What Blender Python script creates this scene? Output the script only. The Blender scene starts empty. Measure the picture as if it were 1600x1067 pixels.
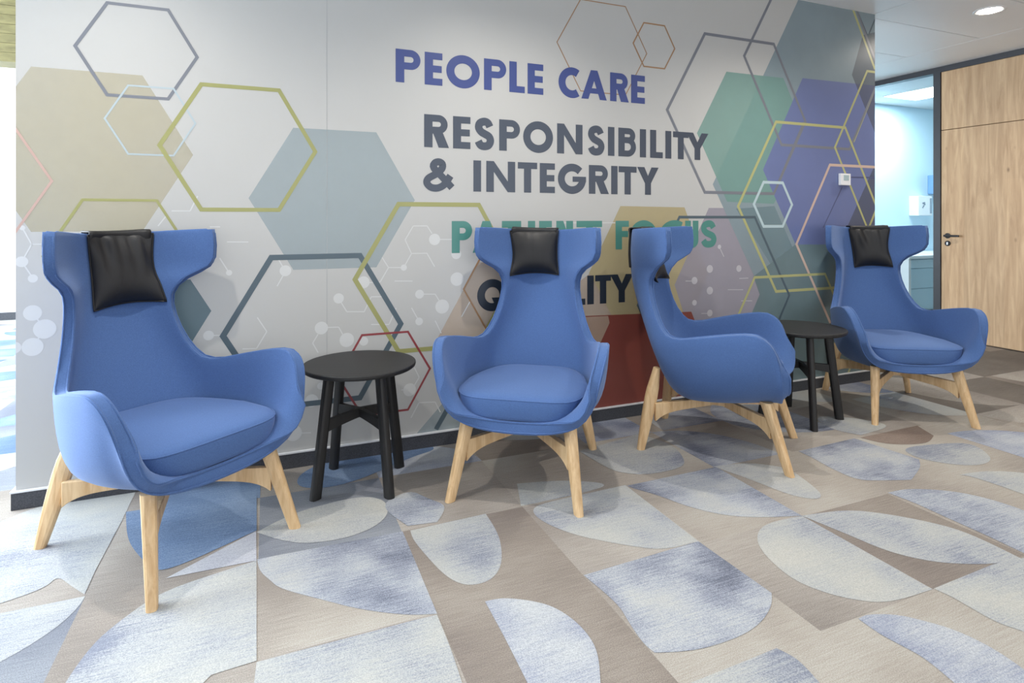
import bpy, bmesh, math, random
from mathutils import Vector
from mathutils.bvhtree import BVHTree

# ---------------------------------------------------------------- camera, light, exposure
scene = bpy.context.scene
col = scene.collection
PI = math.pi
ZC = 2.70                      # ceiling height
WALL_Y = 3.0                   # face of the printed wall
WX0, WX1 = -0.95, 4.156        # ends of the printed wall
DX = 6.18                      # face of the oak door wall

cam_data = bpy.data.cameras.new('camera')
cam = bpy.data.objects.new('camera', cam_data)
col.objects.link(cam)
cam.location = (0.0, 0.0, 1.187)
cam.rotation_euler = (PI / 2, 0, -math.radians(22.543))
cam_data.sensor_width = 36.0
cam_data.lens = 36.0 * 920.5 / 1600.0
cam_data.shift_y = (341.8 - 533.5) / 1600.0
cam_data.clip_start = 0.05
scene.camera = cam

world = bpy.data.worlds.new('daylight')
scene.world = world
world.use_nodes = True
wbg = world.node_tree.nodes['Background']
wbg.inputs[0].default_value = (0.93, 0.965, 1.0, 1)
wbg.inputs[1].default_value = 0.68

scene.view_settings.view_transform = 'Standard'
scene.view_settings.look = 'None'
scene.view_settings.exposure = 0.48
scene.view_settings.gamma = 1.0
scene.view_settings.use_curve_mapping = False
scene.cycles.transparent_max_bounces = 32
scene.cycles.max_bounces = 8
scene.cycles.diffuse_bounces = 5

def sun_free_area(name, loc, rot, sx, sy, power, color):
    d = bpy.data.lights.new(name, 'AREA')
    d.shape = 'RECTANGLE'; d.size = sx; d.size_y = sy
    d.energy = power; d.color = color
    o = bpy.data.objects.new(name, d)
    o.location = loc; o.rotation_euler = rot
    col.objects.link(o)
    return o

# daylight through the window fronts: one on the left end of the room, one behind the camera
sun_free_area('window_daylight_left', (-3.7, 3.9, 1.40), (0, -PI / 2, 0), 2.2, 3.4, 400, (0.84, 0.93, 1.0))
sun_free_area('far_wall_fill', (-3.70, 7.2, 1.40), (0, -PI / 2, 0), 2.2, 2.4, 170, (0.86, 0.94, 1.0))  # lamp added to brighten the far wall, no window known there
sun_free_area('window_daylight_back', (1.5, -3.3, 1.5), (PI / 2, 0, 0), 8.0, 2.2, 40, (0.96, 0.97, 1.0))

LAMPS = [(4.84, 2.62), (2.95, 2.1), (1.15, 2.1), (-0.65, 2.1), (2.95, -0.4), (1.15, -0.4), (-0.65, -0.4), (5.3, 0.6)]

# ---------------------------------------------------------------- helpers
def srgb(r, g, b):
    f = lambda c: (c / 12.92 if c <= 0.04045 else ((c + 0.055) / 1.055) ** 2.4)
    return (f(r / 255), f(g / 255), f(b / 255), 1.0)

def new_mat(name):
    m = bpy.data.materials.new(name)
    m.use_nodes = True
    nt = m.node_tree
    b = nt.nodes['Principled BSDF']
    return m, nt, b

def nd(nt, typ, **kw):
    n = nt.nodes.new(typ)
    for k, v in kw.items():
        setattr(n, k, v)
    return n

def mat_plain(name, rgb, rough=0.5, metal=0.0, noise=0.0, nscale=30.0, bump=0.0, spec=0.5):
    m, nt, b = new_mat(name)
    b.inputs['Roughness'].default_value = rough
    b.inputs['Metallic'].default_value = metal
    b.inputs['Specular IOR Level'].default_value = spec
    tc = nd(nt, 'ShaderNodeTexCoord')
    n = nd(nt, 'ShaderNodeTexNoise')
    n.inputs['Scale'].default_value = nscale
    n.inputs['Detail'].default_value = 4
    nt.links.new(tc.outputs['Object'], n.inputs['Vector'])
    r = nd(nt, 'ShaderNodeValToRGB')
    c = srgb(*rgb)
    k0, k1 = 1 - noise, 1 + noise
    r.color_ramp.elements[0].position = 0.3
    r.color_ramp.elements[1].position = 0.7
    r.color_ramp.elements[0].color = (c[0] * k0, c[1] * k0, c[2] * k0, 1)
    r.color_ramp.elements[1].color = (min(1, c[0] * k1), min(1, c[1] * k1), min(1, c[2] * k1), 1)
    nt.links.new(n.outputs['Fac'], r.inputs['Fac'])
    nt.links.new(r.outputs['Color'], b.inputs['Base Color'])
    if bump:
        bp = nd(nt, 'ShaderNodeBump')
        bp.inputs['Strength'].default_value = bump
        bp.inputs['Distance'].default_value = 0.002
        nt.links.new(n.outputs['Fac'], bp.inputs['Height'])
        nt.links.new(bp.outputs['Normal'], b.inputs['Normal'])
    return m

def mat_wood(name, c_lo, c_hi, stretch=(14, 14, 1.2), rough=0.5, knots=False):
    m, nt, b = new_mat(name)
    b.inputs['Roughness'].default_value = rough
    tc = nd(nt, 'ShaderNodeTexCoord')
    mp = nd(nt, 'ShaderNodeMapping')
    mp.inputs['Scale'].default_value = stretch
    nt.links.new(tc.outputs['Object'], mp.inputs['Vector'])
    n = nd(nt, 'ShaderNodeTexNoise')
    n.inputs['Scale'].default_value = 2.2
    n.inputs['Detail'].default_value = 8
    n.inputs['Roughness'].default_value = 0.62
    n.inputs['Distortion'].default_value = 0.6
    nt.links.new(mp.outputs['Vector'], n.inputs['Vector'])
    r = nd(nt, 'ShaderNodeValToRGB')
    r.color_ramp.elements[0].position = 0.3
    r.color_ramp.elements[1].position = 0.68
    r.color_ramp.elements[0].color = srgb(*c_lo)
    r.color_ramp.elements[1].color = srgb(*c_hi)
    nt.links.new(n.outputs['Fac'], r.inputs['Fac'])
    last = r.outputs['Color']
    if knots:
        # boards of differing tone
        br = nd(nt, 'ShaderNodeTexBrick')
        mp2 = nd(nt, 'ShaderNodeMapping')
        mp2.inputs['Rotation'].default_value = (PI / 2, 0, 0)
        nt.links.new(tc.outputs['Object'], mp2.inputs['Vector'])
        sx = nd(nt, 'ShaderNodeSeparateXYZ')
        nt.links.new(tc.outputs['Object'], sx.inputs[0])
        cb = nd(nt, 'ShaderNodeCombineXYZ')
        nt.links.new(sx.outputs['Z'], cb.inputs['X'])
        nt.links.new(sx.outputs['Y'], cb.inputs['Y'])
        nt.links.new(cb.outputs[0], br.inputs['Vector'])
        br.inputs['Scale'].default_value = 1.0
        br.inputs['Brick Width'].default_value = 3.1
        br.inputs['Row Height'].default_value = 0.17
        br.inputs['Mortar Size'].default_value = 0.0
        br.inputs['Color1'].default_value = (0.82, 0.82, 0.82, 1)
        br.inputs['Color2'].default_value = (1.05, 1.03, 1.0, 1)
        mx = nd(nt, 'ShaderNodeMix', data_type='RGBA', blend_type='MULTIPLY')
        mx.inputs['Factor'].default_value = 0.5
        nt.links.new(last, mx.inputs[6]); nt.links.new(br.outputs['Color'], mx.inputs[7])
        vo = nd(nt, 'ShaderNodeTexVoronoi')
        mp3 = nd(nt, 'ShaderNodeMapping')
        mp3.inputs['Scale'].default_value = (1, 3.6, 1.9)
        nt.links.new(tc.outputs['Object'], mp3.inputs['Vector'])
        nt.links.new(mp3.outputs['Vector'], vo.inputs['Vector'])
        vo.inputs['Scale'].default_value = 1.6
        kr = nd(nt, 'ShaderNodeValToRGB')
        kr.color_ramp.elements[0].position = 0.015
        kr.color_ramp.elements[0].color = (0.25, 0.17, 0.1, 1)
        kr.color_ramp.elements[1].position = 0.09
        kr.color_ramp.elements[1].color = (1, 1, 1, 1)
        nt.links.new(vo.outputs['Distance'], kr.inputs['Fac'])
        mk = nd(nt, 'ShaderNodeMix', data_type='RGBA', blend_type='MULTIPLY')
        mk.inputs['Factor'].default_value = 0.75
        nt.links.new(mx.outputs[2], mk.inputs[6]); nt.links.new(kr.outputs['Color'], mk.inputs[7])
        last = mk.outputs[2]
    nt.links.new(last, b.inputs['Base Color'])
    return m

def mat_fabric(name, rgb):
    m, nt, b = new_mat(name)
    b.inputs['Roughness'].default_value = 0.85
    b.inputs['Specular IOR Level'].default_value = 0.25
    b.inputs['Sheen Weight'].default_value = 0.3
    b.inputs['Sheen Roughness'].default_value = 0.45
    b.inputs['Sheen Tint'].default_value = srgb(205, 222, 255)
    tc = nd(nt, 'ShaderNodeTexCoord')
    n = nd(nt, 'ShaderNodeTexNoise')
    n.inputs['Scale'].default_value = 320
    n.inputs['Detail'].default_value = 2
    nt.links.new(tc.outputs['Object'], n.inputs['Vector'])
    r = nd(nt, 'ShaderNodeValToRGB')
    c = srgb(*rgb)
    r.color_ramp.elements[0].position = 0.3
    r.color_ramp.elements[1].position = 0.75
    r.color_ramp.elements[0].color = tuple(v * 0.86 for v in c[:3]) + (1,)
    r.color_ramp.elements[1].color = tuple(min(1, v * 1.14) for v in c[:3]) + (1,)
    nt.links.new(n.outputs['Fac'], r.inputs['Fac'])
    nt.links.new(r.outputs['Color'], b.inputs['Base Color'])
    bp = nd(nt, 'ShaderNodeBump')
    bp.inputs['Strength'].default_value = 0.25
    bp.inputs['Distance'].default_value = 0.001
    nt.links.new(n.outputs['Fac'], bp.inputs['Height'])
    nt.links.new(bp.outputs['Normal'], b.inputs['Normal'])
    return m

def mat_leather(name):
    m, nt, b = new_mat(name)
    b.inputs['Base Color'].default_value = srgb(23, 22, 24)
    b.inputs['Roughness'].default_value = 0.52
    tc = nd(nt, 'ShaderNodeTexCoord')
    n = nd(nt, 'ShaderNodeTexNoise')
    n.inputs['Scale'].default_value = 220
    nt.links.new(tc.outputs['Object'], n.inputs['Vector'])
    bp = nd(nt, 'ShaderNodeBump')
    bp.inputs['Strength'].default_value = 0.15
    bp.inputs['Distance'].default_value = 0.0015
    nt.links.new(n.outputs['Fac'], bp.inputs['Height'])
    nt.links.new(bp.outputs['Normal'], b.inputs['Normal'])
    return m

def mat_ink(name, rgb, alpha=1.0, vary=0.0):
    """Printing ink: opaque, or a translucent wash that lets the layer below show."""
    m, nt, b = new_mat(name)
    b.inputs['Base Color'].default_value = srgb(*rgb)
    b.inputs['Roughness'].default_value = 0.33
    b.inputs['Specular IOR Level'].default_value = 0.5
    if alpha < 1.0:
        tc = nd(nt, 'ShaderNodeTexCoord')
        n = nd(nt, 'ShaderNodeTexNoise')
        n.inputs['Scale'].default_value = 2.6
        n.inputs['Detail'].default_value = 4
        n.inputs['Roughness'].default_value = 0.5
        nt.links.new(tc.outputs['Object'], n.inputs['Vector'])
        mr = nd(nt, 'ShaderNodeMapRange')
        mr.inputs['From Min'].default_value = 0.15
        mr.inputs['From Max'].default_value = 0.85
        mr.inputs['To Min'].default_value = max(0, alpha - vary)
        mr.inputs['To Max'].default_value = min(1, alpha + vary)
        nt.links.new(n.outputs['Fac'], mr.inputs['Value'])
        nt.links.new(mr.outputs['Result'], b.inputs['Alpha'])
    return m

def mat_carpet(name, stops, scale=2.2, seed=0.0, stretch=(1, 1, 1)):
    """Tufted carpet: large soft blotches between the given dyes, plus a fine speckle and pile."""
    m, nt, b = new_mat(name)
    b.inputs['Roughness'].default_value = 0.95
    b.inputs['Specular IOR Level'].default_value = 0.1
    tc = nd(nt, 'ShaderNodeTexCoord')
    mp = nd(nt, 'ShaderNodeMapping')
    mp.inputs['Location'].default_value = (seed, seed * 0.7, 0)
    mp.inputs['Scale'].default_value = stretch
    nt.links.new(tc.outputs['Object'], mp.inputs['Vector'])
    n = nd(nt, 'ShaderNodeTexNoise')
    n.inputs['Scale'].default_value = scale
    n.inputs['Detail'].default_value = 2
    nt.links.new(mp.outputs['Vector'], n.inputs['Vector'])
    # woven streaks along the room
    mp2 = nd(nt, 'ShaderNodeMapping')
    mp2.inputs['Scale'].default_value = (9, 190, 1)
    nt.links.new(tc.outputs['Object'], mp2.inputs['Vector'])
    n2 = nd(nt, 'ShaderNodeTexNoise')
    n2.inputs['Scale'].default_value = 1.0
    n2.inputs['Detail'].default_value = 3
    nt.links.new(mp2.outputs['Vector'], n2.inputs['Vector'])
    n3 = nd(nt, 'ShaderNodeTexNoise')
    n3.inputs['Scale'].default_value = 330
    n3.inputs['Detail'].default_value = 2
    nt.links.new(tc.outputs['Object'], n3.inputs['Vector'])
    a = nd(nt, 'ShaderNodeMath', operation='MULTIPLY_ADD')
    a.inputs[1].default_value = 0.42
    nt.links.new(n2.outputs['Fac'], a.inputs[0]); nt.links.new(n.outputs['Fac'], a.inputs[2])
    a2 = nd(nt, 'ShaderNodeMath', operation='MULTIPLY_ADD')
    a2.inputs[1].default_value = 0.36
    nt.links.new(n3.outputs['Fac'], a2.inputs[0]); nt.links.new(a.outputs[0], a2.inputs[2])
    s = nd(nt, 'ShaderNodeMath', operation='SUBTRACT')
    s.inputs[1].default_value = 0.39
    nt.links.new(a2.outputs[0], s.inputs[0])
    r = nd(nt, 'ShaderNodeValToRGB')
    els = r.color_ramp.elements
    k = len(stops)
    while len(els) < k:
        els.new(0.5)
    for i, c in enumerate(stops):
        els[i].position = 0.30 + 0.42 * i / (k - 1)
        els[i].color = srgb(*c)
    nt.links.new(s.outputs[0], r.inputs['Fac'])
    mr = nd(nt, 'ShaderNodeMapRange')
    mr.inputs['From Min'].default_value = 0.3
    mr.inputs['From Max'].default_value = 0.7
    mr.inputs['To Min'].default_value = 0.84
    mr.inputs['To Max'].default_value = 1.12
    nt.links.new(n3.outputs['Fac'], mr.inputs['Value'])
    mx = nd(nt, 'ShaderNodeMix', data_type='RGBA', blend_type='MULTIPLY')
    mx.inputs['Factor'].default_value = 1.0
    nt.links.new(r.outputs['Color'], mx.inputs[6]); nt.links.new(mr.outputs['Result'], mx.inputs[7])
    nt.links.new(mx.outputs[2], b.inputs['Base Color'])
    bp = nd(nt, 'ShaderNodeBump')
    bp.inputs['Strength'].default_value = 0.2
    bp.inputs['Distance'].default_value = 0.0015
    nt.links.new(n3.outputs['Fac'], bp.inputs['Height'])
    nt.links.new(bp.outputs['Normal'], b.inputs['Normal'])
    return m

def mat_emit(name, rgb, strength):
    m = bpy.data.materials.new(name)
    m.use_nodes = True
    nt = m.node_tree
    nt.nodes.clear()
    e = nd(nt, 'ShaderNodeEmission')
    e.inputs[0].default_value = srgb(*rgb)
    e.inputs[1].default_value = strength
    o = nd(nt, 'ShaderNodeOutputMaterial')
    nt.links.new(e.outputs[0], o.inputs[0])
    return m

def mat_glass(name):
    m = bpy.data.materials.new(name)
    m.use_nodes = True
    nt = m.node_tree
    nt.nodes.clear()
    t = nd(nt, 'ShaderNodeBsdfTransparent')
    t.inputs[0].default_value = (0.93, 0.97, 0.98, 1)
    g = nd(nt, 'ShaderNodeBsdfGlossy')
    g.inputs['Roughness'].default_value = 0.02
    fr = nd(nt, 'ShaderNodeFresnel')
    fr.inputs[0].default_value = 1.3
    mx = nd(nt, 'ShaderNodeMixShader')
    o = nd(nt, 'ShaderNodeOutputMaterial')
    ge = nd(nt, 'ShaderNodeNewGeometry')
    iv = nd(nt, 'ShaderNodeMath', operation='SUBTRACT')
    iv.inputs[0].default_value = 1.0
    nt.links.new(ge.outputs['Backfacing'], iv.inputs[1])
    mu = nd(nt, 'ShaderNodeMath', operation='MULTIPLY')
    nt.links.new(fr.outputs[0], mu.inputs[0]); nt.links.new(iv.outputs[0], mu.inputs[1])
    nt.links.new(mu.outputs[0], mx.inputs[0])
    nt.links.new(t.outputs[0], mx.inputs[1]); nt.links.new(g.outputs[0], mx.inputs[2])
    nt.links.new(mx.outputs[0], o.inputs[0])
    return m

# -- objects
def link_mesh(name, verts, faces, mats, parent=None, smooth=False, midx=None):
    me = bpy.data.meshes.new(name)
    me.from_pydata([tuple(v) for v in verts], [], faces)
    for m in (mats if isinstance(mats, (list, tuple)) else [mats]):
        me.materials.append(m)
    if midx:
        for p, i in zip(me.polygons, midx):
            p.material_index = i
    if smooth:
        for p in me.polygons:
            p.use_smooth = True
    me.update()
    o = bpy.data.objects.new(name, me)
    col.objects.link(o)
    if parent:
        o.parent = parent
    return o

def from_bm(name, bm, mat, parent=None, smooth=False):
    bmesh.ops.recalc_face_normals(bm, faces=bm.faces[:])
    me = bpy.data.meshes.new(name)
    bm.to_mesh(me); bm.free()
    for m in (mat if isinstance(mat, (list, tuple)) else [mat]):
        me.materials.append(m)
    if smooth:
        for p in me.polygons:
            p.use_smooth = True
    o = bpy.data.objects.new(name, me)
    col.objects.link(o)
    if parent:
        o.parent = parent
    return o

def add_box(bm, x0, x1, y0, y1, z0, z1, bevel=0.0, mi=0):
    r = bmesh.ops.create_cube(bm, size=1.0)
    vs = r['verts']
    for v in vs:
        v.co = Vector(((x0 + x1) / 2 + v.co.x * (x1 - x0), (y0 + y1) / 2 + v.co.y * (y1 - y0), (z0 + z1) / 2 + v.co.z * (z1 - z0)))
    fs = set(f for v in vs for f in v.link_faces)
    for f in fs:
        f.material_index = mi
    if bevel:
        es = list(set(e for v in vs for e in v.link_edges))
        bmesh.ops.bevel(bm, geom=es, offset=bevel, segments=2, affect='EDGES', profile=0.7)

def loft(bm, rings, closed=True, caps=True):
    """Join successive rings of points (same count) into a skin."""
    vr = [[bm.verts.new(p) for p in ring] for ring in rings]
    n = len(vr[0])
    for a, b in zip(vr, vr[1:]):
        for i in range(n if closed else n - 1):
            j = (i + 1) % n
            bm.faces.new((a[i], a[j], b[j], b[i]))
    if caps and closed:
        bm.faces.new(vr[0][::-1]); bm.faces.new(vr[-1])
    return vr

def tube(bm, pts, r, n=8, cyclic=False):
    pts = [Vector(p) for p in pts]
    rings = []
    up = Vector((0.13, 0.21, 0.97))
    m = len(pts)
    for i, p in enumerate(pts):
        a = pts[(i - 1) % m] if (cyclic or i > 0) else pts[i]
        b = pts[(i + 1) % m] if (cyclic or i < m - 1) else pts[i]
        t = (b - a).normalized()
        s = t.cross(up)
        if s.length < 1e-4:
            s = t.cross(Vector((1, 0, 0)))
        s.normalize()
        q = s.cross(t)
        rings.append([p + s * (r * math.cos(2 * PI * k / n)) + q * (r * math.sin(2 * PI * k / n)) for k in range(n)])
    if cyclic:
        rings.append(rings[0])
        vr = [[bm.verts.new(p) for p in ring] for ring in rings[:-1]]
        vr.append(vr[0])
        for a, b in zip(vr, vr[1:]):
            for i in range(n):
                j = (i + 1) % n
                bm.faces.new((a[i], a[j], b[j], b[i]))
    else:
        loft(bm, rings)

def disc_lathe(bm, prof, n=48, cx=0, cy=0):
    """Lathe a (radius, z) profile about a vertical axis."""
    rings = [[(cx + r * math.cos(2 * PI * k / n), cy + r * math.sin(2 * PI * k / n), z) for k in range(n)] for r, z in prof]
    loft(bm, rings)

def empty(name, loc, rz=0.0):
    o = bpy.data.objects.new(name, None)
    o.empty_display_size = 0.1
    o.location = loc
    o.rotation_euler = (0, 0, rz)
    col.objects.link(o)
    return o

def tag(o, label, cat, group=None):
    o['label'] = label
    o['category'] = cat
    if group:
        o['group'] = group
    return o

def struct(o):
    o['kind'] = 'structure'
    return o

def copy_tree(o, parent=None):
    c = o.copy()
    col.objects.link(c)
    if parent:
        c.parent = parent
    for ch in list(o.children):
        copy_tree(ch, c)
    return c

def subsurf(o, lv=1):
    m = o.modifiers.new('subdivision', 'SUBSURF')
    m.levels = lv; m.render_levels = lv

def bevel_mod(o, w, seg=2, ang=35):
    m = o.modifiers.new('bevel', 'BEVEL')
    m.width = w; m.segments = seg; m.limit_method = 'ANGLE'; m.angle_limit = math.radians(ang)

def catmull(keys, n):
    """Sample n points along Catmull-Rom through key tuples (uniform)."""
    out = []
    m = len(keys)
    for i in range(n):
        t = i * (m - 1) / (n - 1)
        k = min(int(t), m - 2); f = t - k
        p0 = keys[max(k - 1, 0)]; p1 = keys[k]; p2 = keys[k + 1]; p3 = keys[min(k + 2, m - 1)]
        out.append(tuple(0.5 * ((2 * b) + (-a + c) * f + (2 * a - 5 * b + 4 * c - d) * f * f + (-a + 3 * b - 3 * c + d) * f ** 3)
                         for a, b, c, d in zip(p0, p1, p2, p3)))
    return out

# ---------------------------------------------------------------- materials
M = {}
M['wall'] = mat_plain('wall_paint', (214, 216, 217), 0.6, noise=0.01, nscale=3)
M['wallpaper'] = mat_plain('printed_wallpaper', (186, 186, 184), 0.42, noise=0.02, nscale=1.5)
M['white'] = mat_plain('white_plastic', (232, 233, 235), 0.4)
M['ceiling'] = mat_plain('metal_ceiling_panel', (238, 240, 241), 0.45, noise=0.01, nscale=2)
M['gap'] = mat_plain('dark_gap', (70, 72, 75), 0.8)
M['skirt'] = mat_plain('charcoal_carpet_edge', (72, 74, 80), 0.95, noise=0.3, nscale=180, bump=0.4)
M['skirt_cap'] = mat_plain('white_skirting_cap', (225, 226, 228), 0.4)
M['black_frame'] = mat_plain('dark_powder_coat', (42, 45, 52), 0.35)
M['black_metal'] = mat_plain('black_metal', (28, 28, 30), 0.35, metal=0.6)
M['oak'] = mat_wood('knotty_oak', (160, 128, 94), (198, 168, 132), stretch=(10, 10, 0.9), rough=0.55, knots=True)
M['olive_wood'] = mat_wood('olive_wood', (92, 86, 50), (124, 116, 74), stretch=(3, 3, 12), rough=0.6)
M['ash'] = mat_wood('light_ash', (196, 158, 112), (232, 202, 158), stretch=(16, 16, 2.0), rough=0.45)
M['black_wood'] = mat_wood('black_stained_wood', (22, 22, 23), (34, 33, 33), stretch=(2, 30, 2), rough=0.5)
M['fabric'] = mat_fabric('blue_wool', (76, 104, 154))
M['leather'] = mat_leather('black_leather')
M['glass'] = mat_glass('clear_glass')
M['lamp'] = mat_emit('warm_lamp', (255, 244, 224), 40.0)
M['led'] = mat_emit('led_panel', (240, 250, 255), 9.0)
M['office_paint'] = mat_plain('pale_blue_paint', (205, 232, 246), 0.6, noise=0.01, nscale=2)
M['chrome'] = mat_plain('brushed_steel', (170, 172, 176), 0.3, metal=0.9)

# ---------------------------------------------------------------- pattern of the carpet and of the mural, in metres
CARPET_SHAPES = [  # dye, outline as (x, y, corner)
    ('dusk', [(-0.034, 2.237, 1), (0.474, 2.224, 1), (0.471, 1.721, 1), (0.393, 1.745, 0), (0.262, 1.827, 0), (0.151, 1.928, 0), (0.036, 2.031, 0), (0.004, 2.099, 0), (-0.024, 2.156, 0)]),
    ('pale', [(0.502, 2.22, 1), (0.811, 2.229, 1), (0.806, 2.089, 0), (0.782, 1.981, 0), (0.74, 1.875, 0), (0.685, 1.816, 0), (0.627, 1.807, 0), (0.583, 1.826, 0), (0.547, 1.888, 0), (0.519, 2.016, 0), (0.497, 2.154, 0)]),
    ('pale', [(0.999, 2.207, 0), (1.108, 2.221, 1), (1.473, 2.231, 1), (1.464, 1.739, 1), (1.319, 1.74, 0), (1.241, 1.786, 0), (1.116, 1.897, 0), (1.045, 1.98, 0), (0.986, 2.107, 0)]),
    ('dusk', [(1.477, 2.223, 1), (1.982, 2.228, 1), (1.972, 1.73, 1), (1.812, 1.78, 0), (1.689, 1.848, 0), (1.6, 1.964, 0), (1.55, 2.094, 0), (1.486, 2.192, 0)]),
    ('pale', [(1.974, 2.236, 1), (2.149, 2.212, 0), (2.243, 2.14, 0), (2.287, 2.075, 0), (2.245, 1.924, 0), (2.205, 1.828, 0), (2.147, 1.802, 0), (2.083, 1.86, 0), (2.054, 1.949, 0), (2.037, 2.039, 0)]),
    ('dusk', [(2.504, 2.218, 1), (2.93, 2.231, 1), (2.967, 1.913, 1), (2.884, 1.85, 0), (2.702, 1.777, 1), (2.559, 1.829, 0), (2.471, 1.872, 0), (2.477, 2.019, 0), (2.5, 2.132, 0)]),
    ('pale', [(3.027, 2.046, 0), (3.241, 2.014, 0), (3.451, 1.956, 0), (3.341, 1.8, 0), (3.233, 1.753, 0), (3.12, 1.768, 0), (3.026, 1.839, 0), (2.973, 1.936, 0)]),
    ('rust', [(2.967, 2.226, 1), (3.443, 2.231, 1), (3.365, 2.091, 1), (3.213, 2.025, 0), (3.008, 2.101, 0)]),
    ('pale', [(1.972, 1.73, 1), (1.804, 1.741, 0), (1.72, 1.709, 0), (1.654, 1.646, 0), (1.615, 1.561, 0), (1.595, 1.442, 0), (1.62, 1.37, 0), (1.667, 1.302, 0), (1.764, 1.232, 0), (1.967, 1.226, 1)]),
    ('pale', [(1.972, 1.73, 1), (2.18, 1.7, 0), (2.304, 1.609, 0), (2.419, 1.47, 0), (2.446, 1.369, 0), (2.43, 1.21, 1), (2.293, 1.238, 0), (2.176, 1.291, 0), (2.108, 1.34, 0), (2.042, 1.426, 0), (2.014, 1.563, 0)]),
    ('dusk', [(2.481, 1.733, 1), (2.606, 1.727, 0), (2.759, 1.637, 0), (2.826, 1.533, 0), (2.847, 1.417, 0), (2.831, 1.325, 0), (2.484, 1.127, 1), (2.477, 1.233, 0), (2.49, 1.351, 0), (2.49, 1.477, 0), (2.498, 1.626, 0)]),
    ('pale', [(2.962, 1.727, 1), (3.071, 1.719, 0), (3.215, 1.666, 0), (3.293, 1.589, 0), (3.048, 1.404, 1), (3.005, 1.496, 0), (3.008, 1.594, 0), (2.993, 1.699, 0)]),
    ('dusk', [(0.972, 1.72, 1), (1.464, 1.739, 1), (1.476, 1.409, 1), (1.428, 1.362, 0), (1.341, 1.318, 0), (1.251, 1.297, 0), (1.121, 1.297, 0), (1.041, 1.315, 0), (0.978, 1.338, 1), (0.969, 1.376, 0), (0.981, 1.467, 0), (0.998, 1.55, 0)]),
    ('blue', [(0.623, 1.719, 1), (0.678, 1.716, 0), (0.752, 1.672, 0), (0.808, 1.619, 0), (0.84, 1.535, 0), (0.846, 1.449, 0), (0.828, 1.38, 0), (0.769, 1.273, 1), (0.612, 1.338, 1), (0.621, 1.542, 0)]),
    ('blue', [(1.619, 1.22, 1), (1.662, 1.224, 0), (1.743, 1.19, 0), (1.793, 1.136, 0), (1.83, 1.086, 0), (1.848, 1.025, 0), (1.85, 0.964, 0), (1.827, 0.855, 1), (1.618, 0.942, 1), (1.641, 1.043, 0), (1.625, 1.109, 0), (1.615, 1.155, 0)]),
    ('pale', [(0.96, 1.215, 1), (1.299, 1.223, 1), (1.322, 1.17, 0), (1.299, 1.068, 1)]),
    ('pale', [(1.974, 1.227, 1), (2.3, 1.235, 1), (2.444, 1.217, 1), (2.4, 1.123, 1), (2.02, 0.945, 1), (2.009, 1.0, 0), (1.978, 1.053, 0), (1.981, 1.123, 0), (1.984, 1.177, 0)]),
    ('pale', [(-0.027, 1.718, 1), (0.396, 1.719, 1), (0.469, 1.716, 1), (0.468, 1.56, 0), (0.457, 1.402, 1), (-0.034, 1.606, 1)]),
    ('pale', [(-0.476, 1.79, 1), (-0.479, 1.83, 0), (-0.451, 1.966, 0), (-0.406, 2.043, 0), (-0.353, 2.111, 0), (-0.319, 2.143, 0), (-0.25, 2.178, 0), (-0.035, 2.229, 1), (-0.027, 1.723, 1), (-0.135, 1.715, 1), (-0.174, 1.664, 1)]),
    ('denim', [(-0.481, 2.56, 0), (-0.529, 2.801, 1), (-0.043, 2.781, 1), (-0.038, 2.444, 1), (-0.315, 2.269, 0), (-0.369, 2.331, 0), (-0.411, 2.402, 0)]),
    ('lilac', [(-0.31, 2.233, 1), (-0.04, 2.44, 1), (-0.035, 2.229, 1)]),
    ('pale', [(-0.954, 2.747, 1), (-0.528, 2.73, 1), (-0.536, 2.38, 1), (-0.534, 2.236, 1), (-0.589, 2.308, 0), (-0.644, 2.387, 0), (-0.66, 2.32, 0), (-0.789, 2.273, 1)]),
    ('pale', [(1.47, 2.647, 1), (1.895, 2.732, 1), (1.968, 2.532, 0), (1.898, 2.348, 0), (1.826, 2.282, 0), (1.636, 2.277, 0), (1.537, 2.333, 0), (1.494, 2.404, 0)]),
    ('pale', [(1.032, 2.428, 1), (1.241, 2.383, 0), (1.435, 2.261, 0), (1.241, 2.235, 0), (0.967, 2.232, 1)]),
    ('pale', [(-0.038, 2.429, 1), (0.033, 2.487, 0), (0.125, 2.541, 0), (0.36, 2.582, 0), (0.456, 2.511, 0), (0.457, 2.392, 0), (0.393, 2.301, 0), (0.268, 2.254, 0), (0.134, 2.272, 0), (0.048, 2.331, 0)]),
    ('dusk', [(0.627, 2.446, 0), (0.69, 2.353, 0), (0.613, 2.24, 1), (0.5, 2.256, 1), (0.421, 2.465, 0), (0.575, 2.557, 0)]),
    ('pale', [(3.02, 2.585, 0), (3.224, 2.476, 0), (3.331, 2.278, 0), (3.005, 2.251, 1), (2.929, 2.367, 0)]),
    ('denim', [(0.32, 2.696, 0), (0.652, 2.899, 0), (0.833, 2.957, 0), (0.699, 3.107, 0), (0.429, 3.079, 0), (0.145, 2.948, 0), (0.109, 2.75, 0)]),
    ('dusk', [(0.21, 1.505, 0), (0.332, 1.476, 0), (0.416, 1.419, 0), (0.35, 1.415, 0)]),
]
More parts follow.
